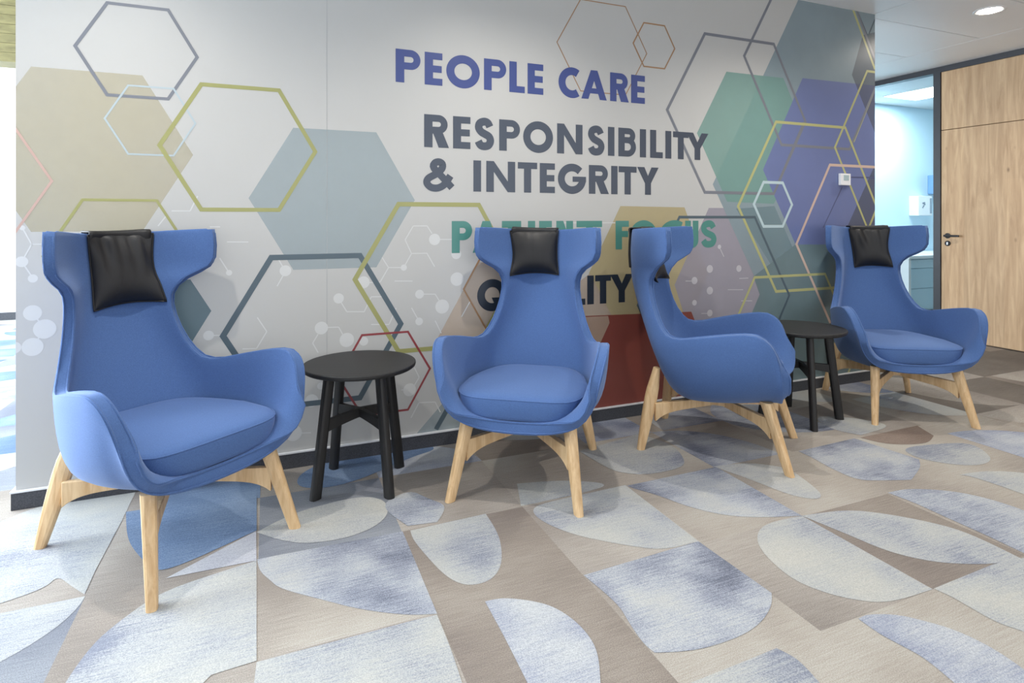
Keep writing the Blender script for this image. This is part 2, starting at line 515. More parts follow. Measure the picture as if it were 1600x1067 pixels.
HEX_LINES = [  # centre x, centre z, radius, line width, ink
    (-0.521, 1.916, 0.228, 0.014, 'slate'),
    (-0.472, 1.617, 0.172, 0.008, 'ice'),
    (-0.113, 1.512, 0.327, 0.019, 'olive'),
    (-1.101, 1.344, 0.272, 0.010, 'blush'),
    (-0.587, 1.032, 0.272, 0.012, 'olive'),
    (0.221, 0.650, 0.409, 0.027, 'teal_slate'),
    (0.835, 0.886, 0.434, 0.024, 'olive'),
    (0.551, 0.407, 0.231, 0.011, 'crimson'),
    (1.828, 2.193, 0.306, 0.006, 'ochre'),
    (2.189, 2.246, 0.153, 0.009, 'ochre'),
    (2.869, 1.862, 0.584, 0.020, 'slate'),
    (3.560, 2.260, 0.658, 0.020, 'slate'),
    (3.513, 1.269, 0.663, 0.020, 'lime'),
    (4.405, 1.697, 0.665, 0.018, 'lime'),
    (4.012, 1.012, 0.644, 0.020, 'peach'),
    (3.156, 1.284, 0.171, 0.020, 'mint'),
    (2.686, 0.664, 0.616, 0.018, 'teal_slate'),
    (3.317, 0.234, 0.650, 0.018, 'lime'),
    (1.226, 0.812, 0.260, 0.010, 'ochre'),
]
FILLS = [  # outline on the wall, ink
    ([(-0.309, 1.474), (-0.505, 1.814), (-0.899, 1.814), (-1.096, 1.474), (-0.899, 1.133), (-0.505, 1.133)], 'wash_sand'),
    ([(0.702, 1.283), (0.506, 1.622), (0.114, 1.622), (-0.081, 1.283), (0.114, 0.943), (0.506, 0.943)], 'wash_ice'),
    ([(-0.236, 0.768), (-0.32, 0.914), (-0.489, 0.914), (-0.573, 0.768), (-0.489, 0.622), (-0.32, 0.622)], 'wash_teal'),
    ([(1.732, 0.557), (1.504, 0.952), (1.048, 0.952), (0.82, 0.557), (1.048, 0.161), (1.504, 0.161)], 'wash_peach'),
    ([(1.946, 1.263), (2.417, 1.259), (2.602, 0.834), (2.465, 0.561), (2.371, 0.395), (1.891, 0.586), (1.73, 0.869)], 'wash_gold'),
    ([(1.624, 0.714), (1.666, 0.823), (1.739, 0.869), (1.891, 0.605), (1.624, 0.604)], 'wash_peach'),
    ([(2.609, 1.256), (3.053, 1.259), (3.402, 0.619), (3.053, -0.004), (2.622, 0.046), (2.341, 0.776)], 'wash_lilac'),
    ([(1.666, 0.623), (2.47, 0.601), (2.622, 0.292), (2.495, -0.02), (1.562, 0.04)], 'wash_rust'),
    ([(1.562, 0.619), (1.86, 0.613), (1.871, 0.572), (1.799, 0.442), (1.562, 0.388)], 'wash_peach'),
    ([(2.641, 1.408), (3.441, 2.794), (5.041, 2.794), (5.841, 1.408), (5.041, 0.023), (3.441, 0.023)], 'wash_steel'),
    ([(2.753, 2.142), (3.248, 2.146), (3.475, 1.752), (3.161, 1.288), (2.758, 1.298), (2.515, 1.73)], 'wash_green'),
    ([(3.065, 1.516), (3.426, 2.162), (4.163, 2.173), (4.163, 0.996), (3.36, 1.01)], 'wash_violet'),
    ([(3.167, 1.273), (3.499, 0.704), (3.196, 0.804), (2.833, 1.253)], 'wash_mint'),
    ([(4.026, 2.531), (4.163, 2.571), (4.163, 1.812), (3.913, 2.23)], 'wash_shade'),
    ([(4.163, 1.599), (3.86, 1.121), (3.906, 0.987), (4.163, 0.982)], 'wash_shade'),
    ([(2.981, 0.804), (3.36, 1.01), (4.163, 0.996), (4.163, -0.228), (2.622, -0.036), (3.036, 0.682)], 'wash_pine'),
    ([(0.675, 0.041), (0.88, 0.248), (1.095, 0.292), (1.245, -0.077)], 'wash_ice'),
]
SEGMENTS = [  # point, point, line width, ink
    ((0.88, 0.19), (0.814, 0.085), 0.026, 'teal_slate'),
    ((3.815, 1.416), (3.623, 1.123), 0.008, 'navy'),
    ((3.873, 1.487), (4.163, 1.492), 0.010, 'navy'),
    ((3.913, 2.726), (4.156, 2.295), 0.020, 'lime'),
    ((3.959, 2.714), (4.08, 2.528), 0.014, 'teal_slate'),
    ((4.08, 2.528), (4.156, 2.665), 0.012, 'teal_slate'),
    ((4.149, 2.129), (3.933, 1.744), 0.010, 'lime'),
    ((3.438, 1.857), (3.207, 1.443), 0.016, 'slate'),
    ((0.048, 0.996), (0.079, 0.937), 0.005, 'chalk'),
    ((0.079, 0.937), (0.042, 0.868), 0.005, 'chalk'),
    ((0.323, 0.796), (0.362, 0.728), 0.005, 'chalk'),
    ((0.362, 0.728), (0.446, 0.723), 0.005, 'chalk'),
    ((0.446, 0.723), (0.481, 0.796), 0.005, 'chalk'),
    ((0.481, 0.796), (0.551, 0.793), 0.005, 'chalk'),
    ((0.239, 0.658), (0.323, 0.655), 0.005, 'chalk'),
    ((0.323, 0.655), (0.347, 0.609), 0.005, 'chalk'),
    ((0.227, 0.628), (0.202, 0.586), 0.005, 'chalk'),
    ((0.202, 0.586), (0.227, 0.538), 0.005, 'chalk'),
    ((-0.044, 0.726), (-0.003, 0.657), 0.005, 'chalk'),
    ((-0.003, 0.657), (-0.047, 0.581), 0.005, 'chalk'),
    ((-0.047, 0.581), (-0.107, 0.584), 0.005, 'chalk'),
    ((0.443, 0.867), (0.525, 0.868), 0.005, 'chalk'),
    ((0.525, 0.868), (0.567, 0.94), 0.005, 'chalk'),
    ((0.567, 0.94), (0.644, 0.937), 0.005, 'chalk'),
    ((0.644, 0.937), (0.685, 1.008), 0.005, 'chalk'),
    ((0.685, 1.008), (0.766, 1.008), 0.005, 'chalk'),
    ((0.766, 1.008), (0.807, 0.937), 0.005, 'chalk'),
    ((0.567, 0.94), (0.535, 0.991), 0.005, 'chalk'),
    ((0.685, 1.008), (0.652, 1.079), 0.005, 'chalk'),
    ((0.652, 1.079), (0.694, 1.15), 0.005, 'chalk'),
    ((0.694, 1.15), (0.767, 1.15), 0.005, 'chalk'),
    ((0.767, 1.15), (0.793, 1.11), 0.005, 'chalk'),
    ((0.834, 1.079), (0.95, 1.077), 0.005, 'chalk'),
    ((0.598, 0.87), (0.69, 0.866), 0.005, 'chalk'),
    ((0.729, 0.797), (0.81, 0.793), 0.005, 'chalk'),
    ((0.81, 0.793), (0.848, 0.732), 0.005, 'chalk'),
    ((0.685, 0.729), (0.725, 0.656), 0.005, 'chalk'),
    ((0.81, 0.654), (0.843, 0.586), 0.005, 'chalk'),
    ((0.481, 0.657), (0.57, 0.651), 0.005, 'chalk'),
    ((0.57, 0.651), (0.606, 0.733), 0.005, 'chalk'),
    ((0.7, 0.42), (0.725, 0.367), 0.005, 'chalk'),
    ((0.725, 0.367), (0.7, 0.328), 0.005, 'chalk'),
    ((0.682, 0.162), (0.724, 0.236), 0.005, 'chalk'),
    ((0.724, 0.236), (0.81, 0.229), 0.005, 'chalk'),
    ((0.81, 0.229), (0.838, 0.172), 0.005, 'chalk'),
    ((-0.172, 1.081), (-0.082, 1.079), 0.005, 'chalk'),
    ((-0.202, 1.008), (-0.163, 0.939), 0.005, 'chalk'),
    ((-0.247, 0.657), (-0.179, 0.653), 0.005, 'chalk'),
    ((-0.394, 1.222), (-0.321, 1.222), 0.005, 'chalk'),
    ((-0.321, 1.222), (-0.291, 1.29), 0.005, 'chalk'),
    ((-0.446, 1.155), (-0.416, 1.198), 0.005, 'chalk'),
    ((-0.242, 1.15), (-0.2, 1.15), 0.005, 'chalk'),
    ((-0.928, 1.15), (-0.897, 1.082), 0.005, 'chalk'),
    ((-0.897, 1.082), (-0.864, 1.082), 0.005, 'chalk'),
    ((-0.897, 1.082), (-0.93, 1.011), 0.005, 'chalk'),
    ((-0.93, 1.011), (-0.892, 0.941), 0.005, 'chalk'),
    ((-0.894, 0.799), (-0.853, 0.73), 0.005, 'chalk'),
    ((-0.853, 0.73), (-0.894, 0.659), 0.005, 'chalk'),
    ((0.116, 0.162), (0.194, 0.154), 0.005, 'chalk'),
    ((1.521, 1.164), (1.909, 1.163), 0.005, 'chalk'),
    ((2.425, 0.796), (2.475, 0.794), 0.005, 'chalk'),
    ((2.764, 0.726), (2.893, 0.72), 0.005, 'chalk'),
    ((2.55, 0.585), (2.602, 0.582), 0.005, 'chalk'),
    ((2.86, 0.795), (2.937, 0.795), 0.005, 'chalk'),
    ((2.876, 0.648), (2.97, 0.643), 0.005, 'chalk'),
    ((2.695, 1.004), (2.732, 0.941), 0.005, 'chalk'),
    ((0.954, 0.665), (1.004, 0.748), 0.005, 'chalk'),
    ((0.632, 0.312), (0.682, 0.307), 0.005, 'chalk'),
]
DOTS = [  # centre x, centre z, radius
    (0.079, 0.940, 0.026),
    (0.443, 0.870, 0.030),
    (0.323, 0.796, 0.025),
    (0.242, 0.656, 0.031),
    (0.362, 0.589, 0.035),
    (-0.247, 0.657, 0.022),
    (-0.163, 0.939, 0.013),
    (0.807, 1.079, 0.030),
    (0.645, 0.937, 0.016),
    (0.727, 0.797, 0.023),
    (0.848, 0.726, 0.037),
    (0.725, 0.656, 0.020),
    (0.116, 0.162, 0.037),
    (0.675, 0.308, 0.033),
    (0.197, 0.308, 0.031),
    (0.239, 0.375, 0.017),
    (-0.894, 0.799, 0.032),
    (-0.853, 0.730, 0.040),
    (-0.894, 0.659, 0.037),
    (-0.955, 0.661, 0.024),
    (-0.930, 1.011, 0.022),
    (-0.893, 0.941, 0.017),
    (-0.928, 1.150, 0.010),
    (0.929, 0.867, 0.036),
    (0.925, 1.000, 0.027),
    (2.617, 0.866, 0.025),
    (2.857, 0.861, 0.022),
    (2.495, 0.796, 0.023),
    (2.617, 0.727, 0.025),
    (2.617, 0.583, 0.022),
    (2.495, 0.656, 0.018),
    (2.695, 1.006, 0.014),
    (0.444, 0.576, 0.022),
]
SLOGAN = [  # ink, letters as (glyph, left, right), cap top z and base z
    ('royal_blue', [('P', 0.603, 0.736), ('E', 0.754, 0.849), ('O', 0.87, 1.057), ('P', 1.081, 1.215), ('L', 1.229, 1.322), ('E', 1.339, 1.436), ('C', 1.532, 1.666), ('A', 1.68, 1.851), ('R', 1.874, 2.005), ('E', 2.021, 2.12)], 2.055, 1.885),
    ('charcoal', [('R', 0.751, 0.885), ('E', 0.907, 1.004), ('S', 1.026, 1.142), ('P', 1.169, 1.297), ('O', 1.312, 1.497), ('N', 1.523, 1.688), ('S', 1.721, 1.838), ('I', 1.861, 1.902), ('B', 1.931, 2.06), ('I', 2.084, 2.128), ('L', 2.158, 2.252), ('I', 2.275, 2.312), ('T', 2.329, 2.448), ('Y', 2.431, 2.605)], 1.731, 1.560),
    ('charcoal', [('&', 0.747, 0.923), ('I', 1.02, 1.065), ('N', 1.094, 1.264), ('T', 1.28, 1.398), ('E', 1.414, 1.509), ('G', 1.528, 1.711), ('R', 1.73, 1.866), ('I', 1.883, 1.924), ('T', 1.933, 2.06), ('Y', 2.064, 2.221)], 1.501, 1.333),
    ('sea_green', [('P', 0.9, 1.018), ('A', 1.017, 1.172), ('T', 1.185, 1.3), ('I', 1.346, 1.381), ('E', 1.41, 1.49), ('N', 1.518, 1.626), ('T', 1.648, 1.819), ('F', 1.912, 2.005), ('O', 2.015, 2.209), ('C', 2.229, 2.403), ('U', 2.422, 2.526), ('S', 2.543, 2.674)], 1.175, 1.005),
    ('ink_navy', [('Q', 1.042, 1.215), ('U', 1.234, 1.359), ('A', 1.368, 1.541), ('L', 1.567, 1.706), ('I', 1.721, 1.761), ('T', 1.772, 1.88), ('Y', 1.874, 2.036)], 0.856, 0.688),
]
# ---------------------------------------------------------------- floor: carpet tiles
CARPET = {
    'taupe': mat_carpet('carpet_taupe', [(134, 127, 121), (154, 147, 140), (174, 168, 160)], 1.6, 3.1),
    'beige': mat_carpet('carpet_beige', [(144, 136, 129), (165, 158, 149), (178, 174, 166)], 1.6, 9.7),
    'umber': mat_carpet('carpet_umber', [(100, 94, 88), (114, 107, 101), (128, 121, 114)], 1.6, 5.2),
    'brown': mat_carpet('carpet_brown', [(122, 113, 108), (139, 130, 122), (157, 149, 140)], 1.6, 5.2),
    'slate': mat_carpet('carpet_slate', [(109, 113, 125), (128, 132, 140), (149, 153, 159)], 1.6, 1.2),
    'pale': mat_carpet('carpet_pale', [(128, 133, 147), (162, 165, 169), (175, 176, 173), (182, 181, 175)], 2.4, 2.2),
    'dusk': mat_carpet('carpet_dusk', [(105, 109, 123), (139, 144, 157), (167, 171, 178), (182, 183, 180)], 3.0, 7.4),
    'blue': mat_carpet('carpet_blue', [(113, 120, 140), (147, 153, 169), (167, 171, 180), (184, 187, 189)], 2.8, 4.4),
    'lilac': mat_carpet('carpet_lilac', [(154, 156, 168), (172, 174, 182), (184, 186, 187)], 2.0, 6.0),
    'denim': mat_carpet('carpet_denim', [(90, 109, 139), (109, 129, 158), (132, 149, 172)], 2.0, 8.0),
    'rust': mat_carpet('carpet_rust', [(120, 106, 98), (135, 121, 112), (149, 136, 127)], 2.0, 3.0),
}
DYES = list(CARPET)
OX, OY = -0.029, 2.226          # corner of the carpet tile grid, 0.5 m tiles

def smooth_outline(pts, it=3):
    """Round an outline except at its marked corners."""
    for _ in range(it):
        out = []
        n = len(pts)
        for i, (x, y, c) in enumerate(pts):
            if c:
                out.append((x, y, 1))
                continue
            px, py, _c = pts[i - 1]; qx, qy, _d = pts[(i + 1) % n]
            out.append((x * 0.75 + px * 0.25, y * 0.75 + py * 0.25, 0))
            out.append((x * 0.75 + qx * 0.25, y * 0.75 + qy * 0.25, 0))
        pts = out
    return [(x, y) for x, y, c in pts]

def build_floor():
    verts, faces, mi = [], [], []
    def poly(pts, z, dye):
        k = len(verts)
        verts.extend((x, y, z) for x, y in pts)
        faces.append(list(range(k, k + len(pts))))
        mi.append(DYES.index(dye))
    rng = random.Random(11)
    area = lambda p: sum(p[i][0] * p[(i + 1) % len(p)][1] - p[(i + 1) % len(p)][0] * p[i][1] for i in range(len(p)))
    traced = set()
    for dye, pts in CARPET_SHAPES:
        cx = sum(p[0] for p in pts) / len(pts); cy = sum(p[1] for p in pts) / len(pts)
        traced.add((math.floor((cx - OX) / 0.5), math.floor((cy - OY) / 0.5)))
    X0, X1, Y0, Y1 = -14, 26, -12, 15
    for i in range(X0, X1):
        for j in range(Y0, Y1):
            x0, y0 = OX + i * 0.5, OY + j * 0.5
            t = (i, j)
            r = rng.random(); q = rng.random(); k = rng.randrange(4); big = rng.random()
            if i > 7 and j > -2:
                base = 'umber' if r < 0.7 else 'brown'
            elif i < 1 and j >= 0:
                base = 'slate' if r < 0.6 else 'taupe'
            elif i < 0:
                base = 'taupe' if r < 0.7 else 'slate'
            else:
                base = 'beige' if r < 0.5 else ('taupe' if r < 0.8 else 'brown')
            poly([(x0, y0), (x0 + 0.5, y0), (x0 + 0.5, y0 + 0.5), (x0, y0 + 0.5)], 0.0, base)
            if t in traced or (-4 < i < 0 and -4 < j < -1) or (i > 8 and j > -2 and q > 0.25):
                continue
            # a quarter ellipse grows from one corner of the tile
            a, b = (0.5, 0.36) if big < 0.5 else (0.42, 0.5)
            arc = [(a * math.cos(s * PI / 32), b * math.sin(s * PI / 32)) for s in range(17)]
            pts = [(0, 0)] + arc
            if k in (1, 2): pts = [(0.5 - x, y) for x, y in pts]
            if k in (2, 3): pts = [(x, 0.5 - y) for x, y in pts]
            pts = [(x0 + x, y0 + y) for x, y in pts]
            if area(pts) < 0: pts = pts[::-1]
            if i > 7 and j > -2: dye = 'taupe'
            elif i < 1 and j >= 0: dye = 'denim' if q < 0.5 else ('blue' if q < 0.75 else 'pale')
            else: dye = 'pale' if q < 0.4 else ('dusk' if q < 0.8 else 'blue')
            poly(pts, 0.0006, dye)
    for n, (dye, pts) in enumerate(CARPET_SHAPES):
        p = smooth_outline(list(pts))
        if area(p) < 0: p = p[::-1]
        poly(p, 0.0008 + n * 0.00002, dye)
    return struct(link_mesh('floor', verts, faces, [CARPET[d] for d in DYES], midx=mi))
build_floor()

# ---------------------------------------------------------------- ceiling: metal panels with fine joints
bm = bmesh.new()
add_box(bm, -7.0, 12.4, -3.7, 9.0, ZC + 0.02, ZC + 0.06, mi=1)
xs = [4.14 + 1.39 * k for k in range(-9, 2)]
ys = [3.06 + 0.62 * k for k in range(-11, 10)]
g = 0.004
for xa, xb in zip(xs, xs[1:]):
    for ya, yb in zip(ys, ys[1:]):
        add_box(bm, xa + g, xb - g, ya + g, yb - g, ZC, ZC + 0.018)
add_box(bm, xs[-1] + g, DX + 0.1, ys[0], ys[-1], ZC, ZC + 0.018)
add_box(bm, DX + 0.1, 12.4, ys[0], ys[-1], ZC, ZC + 0.018)
struct(from_bm('ceiling', bm, [M['ceiling'], M['gap']]))

# ---------------------------------------------------------------- walls
bm = bmesh.new()
add_box(bm, WX0, WX1, WALL_Y, WALL_Y + 0.14, 0, ZC)
struct(from_bm('wall_back', bm, M['wallpaper']))
bm = bmesh.new()
add_box(bm, WX0 - 0.012, WX1, WALL_Y - 0.012, WALL_Y - 0.0005, 0.001, 0.070)
add_box(bm, WX0 - 0.012, WX0 - 0.0005, WALL_Y - 0.0005, WALL_Y + 0.14, 0.001, 0.070)
struct(from_bm('baseboard_back', bm, M['skirt']))
bm = bmesh.new()
add_box(bm, WX0 - 0.016, WX1, WALL_Y - 0.014, WALL_Y - 0.0005, 0.070, 0.077)
add_box(bm, WX0 - 0.016, WX0 - 0.0005, WALL_Y - 0.0005, WALL_Y + 0.14, 0.070, 0.077)
struct(from_bm('trim_1', bm, M['skirt_cap']))

# far room on the left
bm = bmesh.new()
add_box(bm, -3.72, 6.0, 8.65, 8.75, 0, ZC)
struct(from_bm('wall_far', bm, M['wall']))
bm = bmesh.new()
add_box(bm, -3.70, 6.0, 8.635, 8.65, 0.001, 0.09)
struct(from_bm('baseboard_far', bm, M['skirt']))
bm = bmesh.new()
for k in range(8):
    add_box(bm, -3.69, 2.0, 4.8 + 0.001 * (k % 2), 5.0, 2.21 + k * 0.0614, 2.21 + k * 0.0614 + 0.0594)
struct(from_bm('trim_2', bm, M['olive_wood']))

# window wall at the left end: two large windows, the far one framing an added lamp
bm = bmesh.new()
for ya, yb, za, zb in ((1.95, 8.65, 0.0, 0.28), (1.95, 8.65, 2.52, ZC), (1.95, 2.18, 0.28, 2.52), (5.62, 5.98, 0.28, 2.52), (8.42, 8.65, 0.28, 2.52)):
    add_box(bm, -3.86, -3.72, ya, yb, za, zb)
struct(from_bm('wall_left', bm, M['wall']))
for nm, ya, yb in (('window_2', 2.18, 5.62), ('window_3', 5.98, 8.42)):
    bm = bmesh.new()
    ym = (ya + yb) / 2
    for a, b, c, d in ((ya, yb, 0.28, 0.33), (ya, yb, 2.47, 2.52), (ya, ya + 0.05, 0.33, 2.47), (yb - 0.05, yb, 0.33, 2.47), (ym - 0.03, ym + 0.03, 0.33, 2.47)):
        add_box(bm, -3.695, -3.655, a, b, c, d)
    struct(from_bm(nm, bm, M['black_frame']))

# right-hand wall: glazed strip, oak door with overpanel, oak panelling
FR0, FR1 = 3.779, 3.845        # dark mullion between glass and door
bm = bmesh.new()
add_box(bm, DX, DX + 0.09, -3.7, 5.16, ZC - 0.055, ZC - 0.001)
add_box(bm, DX, DX + 0.09, FR0, FR1, 0.0, ZC - 0.055)
add_box(bm, DX, DX + 0.09, FR1, 5.16, 0.0, 0.06)
add_box(bm, DX, DX + 0.09, 5.10, 5.16, 0.06, ZC - 0.055)
struct(from_bm('window_1', bm, M['black_frame']))
win = bpy.data.objects['window_1']
bm = bmesh.new()
add_box(bm, DX + 0.04, DX + 0.05, FR1, 5.10, 0.06, ZC - 0.055)
from_bm('pane', bm, M['glass'], win)

door = empty('door_1', (0, 0, 0))
struct(door)
bm = bmesh.new()
add_box(bm, DX + 0.012, DX + 0.06, 2.82, FR0 - 0.004, 0.012, 2.062, bevel=0.0015)
from_bm('door_leaf', bm, M['oak'], door)
bm = bmesh.new()
add_box(bm, DX + 0.012, DX + 0.06, 2.82, FR0 - 0.004, 2.068, ZC - 0.056, bevel=0.0015)
from_bm('overpanel', bm, M['oak'], door)
hl = empty('lever_handle', (DX + 0.012, 3.715, 1.02)); hl.parent = door
bm = bmesh.new()
rings = []
for r, x in ((0.026, 0.0), (0.026, -0.008), (0.011, -0.009), (0.011, -0.045)):
    rings.append([(x, r * math.cos(2 * PI * k / 24), r * math.sin(2 * PI * k / 24)) for k in range(24)])
loft(bm, rings)
add_box(bm, -0.052, -0.036, -0.125, 0.012, -0.010, 0.010, bevel=0.004)
o = from_bm('lever', bm, M['black_metal'], hl)
bm = bmesh.new()
rings = []
for r, x in ((0.026, 0.0), (0.026, -0.007), (0.022, -0.009)):
    rings.append([(x, r * math.cos(2 * PI * k / 24), -0.075 + r * math.sin(2 * PI * k / 24)) for k in range(24)])
loft(bm, rings)
es = from_bm('escutcheon', bm, M['black_metal'], hl)
es['label'] = 'round black keyhole plate with a light steel cylinder'
bm = bmesh.new()
add_box(bm, -0.012, -0.0085, -0.006, 0.008, -0.089, -0.062, bevel=0.002)
from_bm('lock_cylinder', bm, M['chrome'], hl)

bm = bmesh.new()
yy = 2.812
while yy > -3.6:
    add_box(bm, DX + 0.012, DX + 0.06, yy - 1.02, yy, 0.012, ZC - 0.056, bevel=0.0015)
    yy -= 1.026
add_box(bm, DX + 0.061, DX + 0.09, -3.7, FR0, 0.0, ZC - 0.056)
struct(from_bm('wall_right', bm, M['oak']))

# office behind the glass
OYB = 5.31
bm = bmesh.new()
add_box(bm, DX + 0.10, 12.3, OYB + 0.001, OYB + 0.1, 0, ZC - 0.001)
struct(from_bm('wall_office', bm, M['office_paint']))
bm = bmesh.new()
add_box(bm, 12.15, 12.3, -3.6, OYB + 0.001, 0, ZC - 0.001)
struct(from_bm('wall_office_end', bm, M['office_paint']))
bm = bmesh.new()
add_box(bm, DX + 0.10, 12.3, -3.7, -3.6, 0, ZC - 0.001)
struct(from_bm('wall_office_side', bm, M['office_paint']))
# office furniture and fittings
t = tag(empty('paper_dispenser', (8.165, OYB, 1.23)), 'white paper dispenser with a small grey emblem on the pale office wall', 'dispenser')
bm = bmesh.new()
add_box(bm, -0.14, 0.14, -0.13, -0.0005, 0.0, 0.265, bevel=0.008)
from_bm('body', bm, M['white'], t)
bm = bmesh.new()
add_box(bm, 0.09, 0.13, -0.134, -0.1305, 0.03, 0.235, bevel=0.0015)
from_bm('window_strip', bm, mat_plain('smoky_strip', (120, 138, 158), 0.3), t)
bm = bmesh.new()
for (x, z, r) in ((-0.045, 0.165, 0.02), (-0.018, 0.150, 0.018), (-0.040, 0.128, 0.016), (-0.055, 0.108, 0.014), (-0.02, 0.172, 0.014)):
    rings = [[(x + q * r * math.cos(2 * PI * k / 16), y, z + q * 0.72 * r * math.sin(2 * PI * k / 16)) for k in range(16)] for q, y in ((1, -0.1305), (1, -0.1315))]
    loft(bm, rings)
from_bm('emblem', bm, mat_plain('grey_print', (128, 140, 156), 0.5), t)

t = tag(empty('soap_dispenser', (8.50, OYB, 1.525)), 'blue dispenser on the office wall, half hidden by the dark mullion', 'dispenser')
bm = bmesh.new()
add_box(bm, -0.09, 0.09, -0.12, -0.0005, 0.0, 0.262, bevel=0.012)
from_bm('body', bm, mat_plain('blue_plastic', (110, 150, 190), 0.35), t)
bm = bmesh.new()
add_box(bm, -0.05, 0.05, -0.132, -0.1205, 0.02, 0.07, bevel=0.005)
from_bm('push_bar', bm, M['white'], t)

t = tag(empty('office_counter', (7.75, 4.9, 0)), 'white counter with pale blue drawer fronts inside the glazed office', 'counter')
bm = bmesh.new(); add_box(bm, -0.82, 0.9, -0.32, 0.38, 0.715, 0.75, bevel=0.003)
from_bm('worktop', bm, M['white'], t)
bm = bmesh.new(); add_box(bm, -0.80, -0.76, -0.30, 0.38, 0.0, 0.7145, bevel=0.002)
from_bm('side_panel', bm, M['white'], t)
bm = bmesh.new(); add_box(bm, -0.759, 0.88, -0.26, 0.38, 0.09, 0.7145)
from_bm('carcass', bm, M['office_paint'], t)
for z0, z1 in ((0.60, 0.70), (0.36, 0.594), (0.11, 0.354)):
    bm = bmesh.new(); add_box(bm, -0.745, 0.86, -0.28, -0.2605, z0, z1, bevel=0.002)
    d = from_bm('drawer', bm, M['office_paint'], t)
    bm = bmesh.new(); add_box(bm, -0.10, 0.10, -0.300, -0.2805, z1 - 0.03, z1 - 0.02, bevel=0.002)
    from_bm('handle', bm, M['chrome'], d)

t = tag(empty('led_ceiling_panel', (7.32, 4.66, ZC)), 'glowing square LED panel in the ceiling of the glazed office', 'ceiling light')
bm = bmesh.new()
for a in ((-0.31, 0.31, -0.31, -0.295), (-0.31, 0.31, 0.295, 0.31), (-0.31, -0.295, -0.295, 0.295), (0.295, 0.31, -0.295, 0.295)):
    add_box(bm, a[0], a[1], a[2], a[3], -0.008, -0.0005)
from_bm('frame', bm, M['white'], t)
bm = bmesh.new(); add_box(bm, -0.294, 0.294, -0.294, 0.294, -0.006, -0.0005)
from_bm('diffuser', bm, M['led'], t)
d = bpy.data.lights.new('led_panel_light', 'AREA'); d.shape = 'RECTANGLE'; d.size = 0.58; d.size_y = 0.58; d.energy = 30; d.color = (0.80, 0.93, 1.0)
o = bpy.data.objects.new('led_panel_light', d); col.objects.link(o); o.location = (7.32, 4.66, ZC - 0.02)
sun_free_area('office_window_daylight', (12.12, 2.5, 1.5), (0, PI / 2, 0), 2.2, 4.5, 60, (0.58, 0.85, 1.0))

# ---------------------------------------------------------------- downlights
def build_downlight():
    t = empty('recessed_downlight', (0, 0, ZC))
    bm = bmesh.new()
    n = 40
    rings = [[(r * math.cos(2 * PI * k / n), r * math.sin(2 * PI * k / n), z) for k in range(n)] for r, z in
             ((0.098, -0.0005), (0.098, -0.004), (0.090, -0.007), (0.078, -0.006), (0.074, -0.0005))]
    loft(bm, rings, caps=False)
    from_bm('trim_ring', bm, M['white'], t, smooth=True)
    bm = bmesh.new()
    disc_lathe(bm, ((0.0735, -0.0005), (0.0735, -0.004)), 40)
    from_bm('lens', bm, M['lamp'], t)
    return t
for i, (x, y) in enumerate(LAMPS):
    if i == 0:
        t = build_downlight()
        t.location = (x, y, ZC)
        tag(t, 'round lit downlight in the metal ceiling in front of the oak door', 'downlight')
    d = bpy.data.lights.new('downlight_beam', 'SPOT')
    d.energy = 62 if i == 0 else (63 if i < 4 else 26)
    d.color = (1.0, 0.94, 0.85)
    d.spot_size = math.radians(140 if i else 165); d.spot_blend = 1.0
    d.shadow_soft_size = 0.028
    o = bpy.data.objects.new('downlight_beam', d); col.objects.link(o)
    o.location = (x, y, ZC - 0.02)

# ---------------------------------------------------------------- the printed mural
INK = {k: mat_ink('ink_' + k, c) for k, c in dict(
    slate=(118, 122, 131), ice=(172, 186, 192), olive=(154, 154, 98), blush=(192, 162, 152), teal_slate=(80, 96, 106), crimson=(142, 64, 68),
    ochre=(158, 122, 88), lime=(174, 174, 122), peach=(200, 176, 162), mint=(180, 200, 206), navy=(78, 86, 122), chalk=(206, 207, 206), chalk_soft=(186, 184, 190),
    royal_blue=(62, 76, 134), charcoal=(68, 76, 90), sea_green=(76, 134, 126), ink_navy=(42, 50, 62), seam=(160, 163, 165)).items()}
for k, c, a, v in (('wash_sand', (192, 184, 156), 0.5, 0.1), ('wash_ice', (164, 178, 183), 0.62, 0.05), ('wash_teal', (98, 124, 134), 0.75, 0.06),
                   ('wash_peach', (202, 182, 162), 0.55, 0.12), ('wash_gold', (188, 174, 132), 0.70, 0.12), ('wash_lilac', (164, 160, 174), 0.68, 0.08),
                   ('wash_rust', (136, 72, 64), 0.92, 0.06), ('wash_green', (128, 168, 161), 0.68, 0.08), ('wash_steel', (142, 160, 168), 0.80, 0.1),
                   ('wash_violet', (112, 124, 170), 0.86, 0.08), ('wash_mint', (120, 152, 160), 0.35, 0.1), ('wash_shade', (98, 104, 118), 0.5, 0.08),
                   ('wash_pine', (118, 140, 145), 0.75, 0.14)):
    INK[k] = mat_ink('ink_' + k, c, a, v)
INKS = list(INK)

def clip(poly):
    """Trim an outline to the printed wall."""
    for ax, lim, sg in ((0, WX0, 1), (0, WX1, -1), (1, 0.078, 1), (1, ZC - 0.001, -1)):
        out = []
        for i, p in enumerate(poly):
            q = poly[(i + 1) % len(poly)]
            a = sg * (p[ax] - lim); b = sg * (q[ax] - lim)
            if a >= 0:
                out.append(p)
            if (a >= 0) != (b >= 0):
                f = a / (a - b)
                out.append((p[0] + (q[0] - p[0]) * f, p[1] + (q[1] - p[1]) * f))
        poly = out
        if len(poly) < 3:
            return []
    return poly

